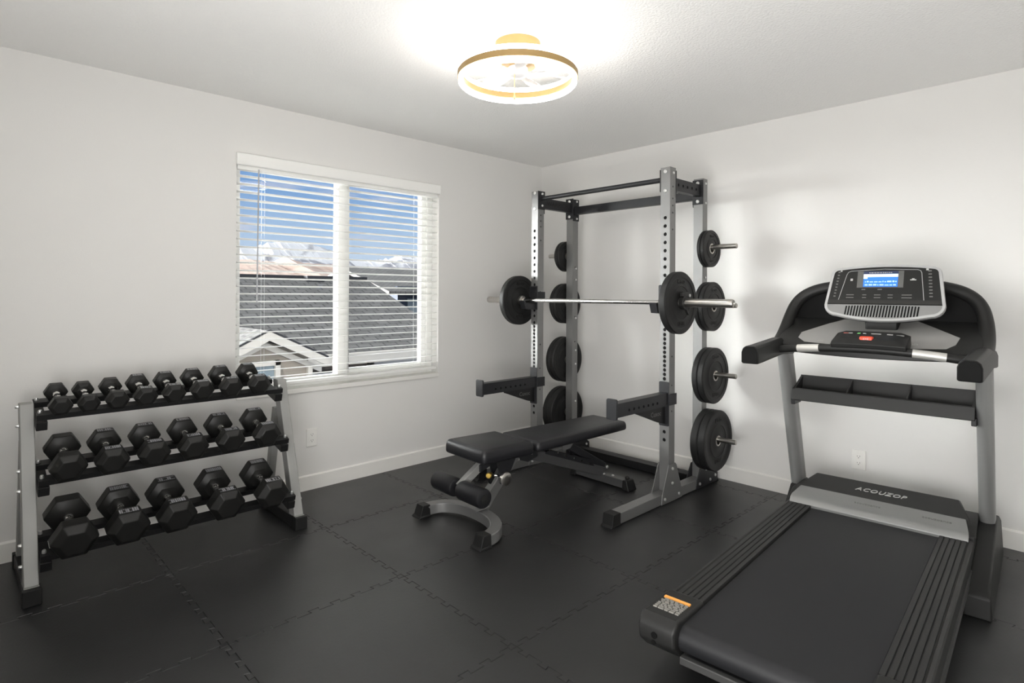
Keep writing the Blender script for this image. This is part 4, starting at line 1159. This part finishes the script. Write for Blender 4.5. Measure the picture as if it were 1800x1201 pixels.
r_.build('roof_vent', 'ext_dark', rf, smooth=0)
hb(MB(), X_l, GX_, RY - .12, RY + .12, RZ - .03, RZ + .025).build('ridge_cap', 'ext_dark', rf, smooth=0)
hb(MB(), 3.9, X_r, EY - .12, EY + .02, EZ - .17, EZ + .02).build('gutter', 'ext_cream', hs_, smooth=0)
def house_window(x0, x1, y, z0, z1, glass, frame, fw=.09, bar=None):
    f = MB()
    hb(f, x0, x0 + fw, y - .08, y, z0, z1); hb(f, x1 - fw, x1, y - .08, y, z0, z1); hb(f, x0, x1, y - .08, y, z1 - fw, z1); hb(f, x0, x1, y - .08, y, z0, z0 + fw)
    if bar: hb(f, bar - .03, bar + .03, y - .06, y, z0, z1)
    w_ = f.build('window_frame', frame, hs_, smooth=0)
    hb(MB(), x0 + fw, x1 - fw, y - .03, y - .005, z0 + fw, z1 - fw).build('window_glass', glass, w_, smooth=0)
house_window(5.85, 7.75, 10.1, -1.6, -.02, 'ext_glass', 'ext_white', .12)
house_window(4.55, 5.2, 10.1, -2.2, -.16, 'ext_glass', 'ext_white', .05)
# gable bump-out
GYf, ax, az, tx, tz = 8.0, 3.135, .765, 3.985, .345
gs = (az - tz) / (tx - ax); lx = 2.05; lz = az - gs * (ax - lx)
MB().loft([[hv(2.35, y, -2.9), hv(3.80, y, -2.9), hv(3.80, y, az - gs * .72 - .06), hv(ax, y, az - .14), hv(2.35, y, az - gs * (ax - 2.35) - .1)] for y in (GYf + .22, 10.3)]).build('gable_wall', 'siding', hs_, smooth=0)
gr = MB()
for x1, z1 in ((tx, tz), (lx, lz)):
    gr.loft([[hv(ax, y, az), hv(x1, y, z1), hv(x1, y, z1 - .04), hv(ax, y, az - .05)] for y in (GYf - .03, 11.2)])
gr.build('gable_roof', 'shingles', hs_, smooth=0)
ge = MB()
for x1, z1 in ((tx, tz), (lx, lz)):
    ge.loft([[hv(ax, y, az + .02), hv(x1, y, z1 + .02), hv(x1, y, z1 - .005), hv(ax, y, az - .005)] for y in (GYf - .05, GYf - .02)])
ge.build('roof_edge', 'ext_dark', hs_, smooth=0)
fa = MB()
for x1, z1 in ((tx, tz), (lx, lz)):
    fa.loft([[hv(ax, y, az - .012), hv(x1, y, z1 - .012), hv(x1, y, z1 - .125), hv(ax, y, az - .135)] for y in (GYf - .045, GYf)])
    fa.loft([[hv(ax, y, az - .16), hv(x1, y, z1 - .16), hv(x1, y, z1 - .24), hv(ax, y, az - .25)] for y in (GYf + .17, GYf + .23)])
fa.build('fascia_board', 'ext_cream', hs_, smooth=0)
po = MB(); hb(po, 3.765, 3.83, GYf + .14, GYf + .2, -2.9, .22); hb(po, 3.90, 3.96, GYf + .5, GYf + .56, -2.9, .2); po.build('corner_post', 'ext_cream', hs_, smooth=0)
house_window(2.52, 3.36, GYf + .22, -1.2, .335, 'ext_glass', 'ext_cream', .07, 2.95)
hb(MB(), 2.2, 3.6, GYf + .05, GYf + .22, -.06, .0).build('window_ledge', 'ext_white', hs_, smooth=0)

h2 = thing('distant_house', 'dark-roofed navy house behind the grey roof, at the right of the window view', 'house', (18.0, 24, -2.9))
MB().box(-2.45, 6, 0, 8, 0, 4.5).build('house_wall', 'ext_navy', h2, smooth=0)
MB().loft([[Vector((x, -.6, 4.25)), Vector((x, 4.0, 5.5)), Vector((x, 8.6, 4.25)), Vector((x, 8.6, 4.1)), Vector((x, 4., 5.32)), Vector((x, -.6, 4.1))] for x in (-3.3, 6.6)]).build('roof', 'shingles', h2, smooth=0)
for x in (-1.9, -.4): MB().box(x, x + .8, -.06, 0, 2.9, 3.9).build('window', 'ext_glass', h2, smooth=0)
# hills and mountains: ridges with real depth
def px_ray(px, py):
    a = (px - 900) / FPX; b = (py - CY) / FPX; c, s = cos(ROLL), sin(ROLL); a, b = a * c - b * s, a * s + b * c
    return Vector((cos(TH) + a * sin(TH), sin(TH) - a * cos(TH), -b))
def ridge(name, prof, Yd, depth, m, label, base=-3, rough=.0, step=4, noise_seed=1):
    rnd = random.Random(noise_seed); pts = []
    for (x0, y0), (x1, y1) in zip(prof, prof[1:]):
        n = max(1, int((x1 - x0) / step))
        for k in range(n):
            t = k / n; pts.append((x0 + (x1 - x0) * t, y0 + (y1 - y0) * t))
    pts.append(prof[-1])
    crest = []
    for x, y in pts:
        d = px_ray(x, y + rnd.uniform(-rough, rough)); k = Yd / d.y; crest.append((d.x * k, Yd, HC + d.z * k))
    q = MB(); R = []
    J = 7
    for x, y, z in crest:
        col = []
        for j in range(J):
            t = j / (J - 1); hz = (z - base) * (1 - t) ** 1.15
            jit = rnd.uniform(-1, 1) * (z - base) * .07 * (1 if 0 < j < J - 1 else 0)
            col.append(q.bm.verts.new((x + jit, y - depth * t + jit * 2, base + hz + jit * .8)))
        back = q.bm.verts.new((x, y + depth, base)); R.append([back] + col)
    for a, b in zip(R, R[1:]):
        for j in range(len(a) - 1): q.face([a[j], a[j + 1], b[j + 1], b[j]])
    o = q.build(name, m, None, smooth=0)
    tag(o, label, 'mountain' if 'mount' in name else 'hill'); return o
ridge('mountain', [(300, 470), (380, 440), (416, 432), (440, 437), (466, 428), (490, 424), (540, 427), (575, 438), (600, 446), (615, 456), (650, 458), (682, 455), (700, 448), (735, 452), (780, 458), (900, 470)], 620, 110, 'snow', 'snow-streaked mountain ridge on the horizon beyond the roof', -3, 1.6)
ridge('hill', [(300, 462), (400, 458), (440, 456), (480, 460), (500, 451), (530, 462), (590, 466), (620, 474), (640, 478), (700, 482), (760, 480), (900, 486)], 260, 90, 'hill', 'tan dry foothill below the snowy mountains', -3, .8)
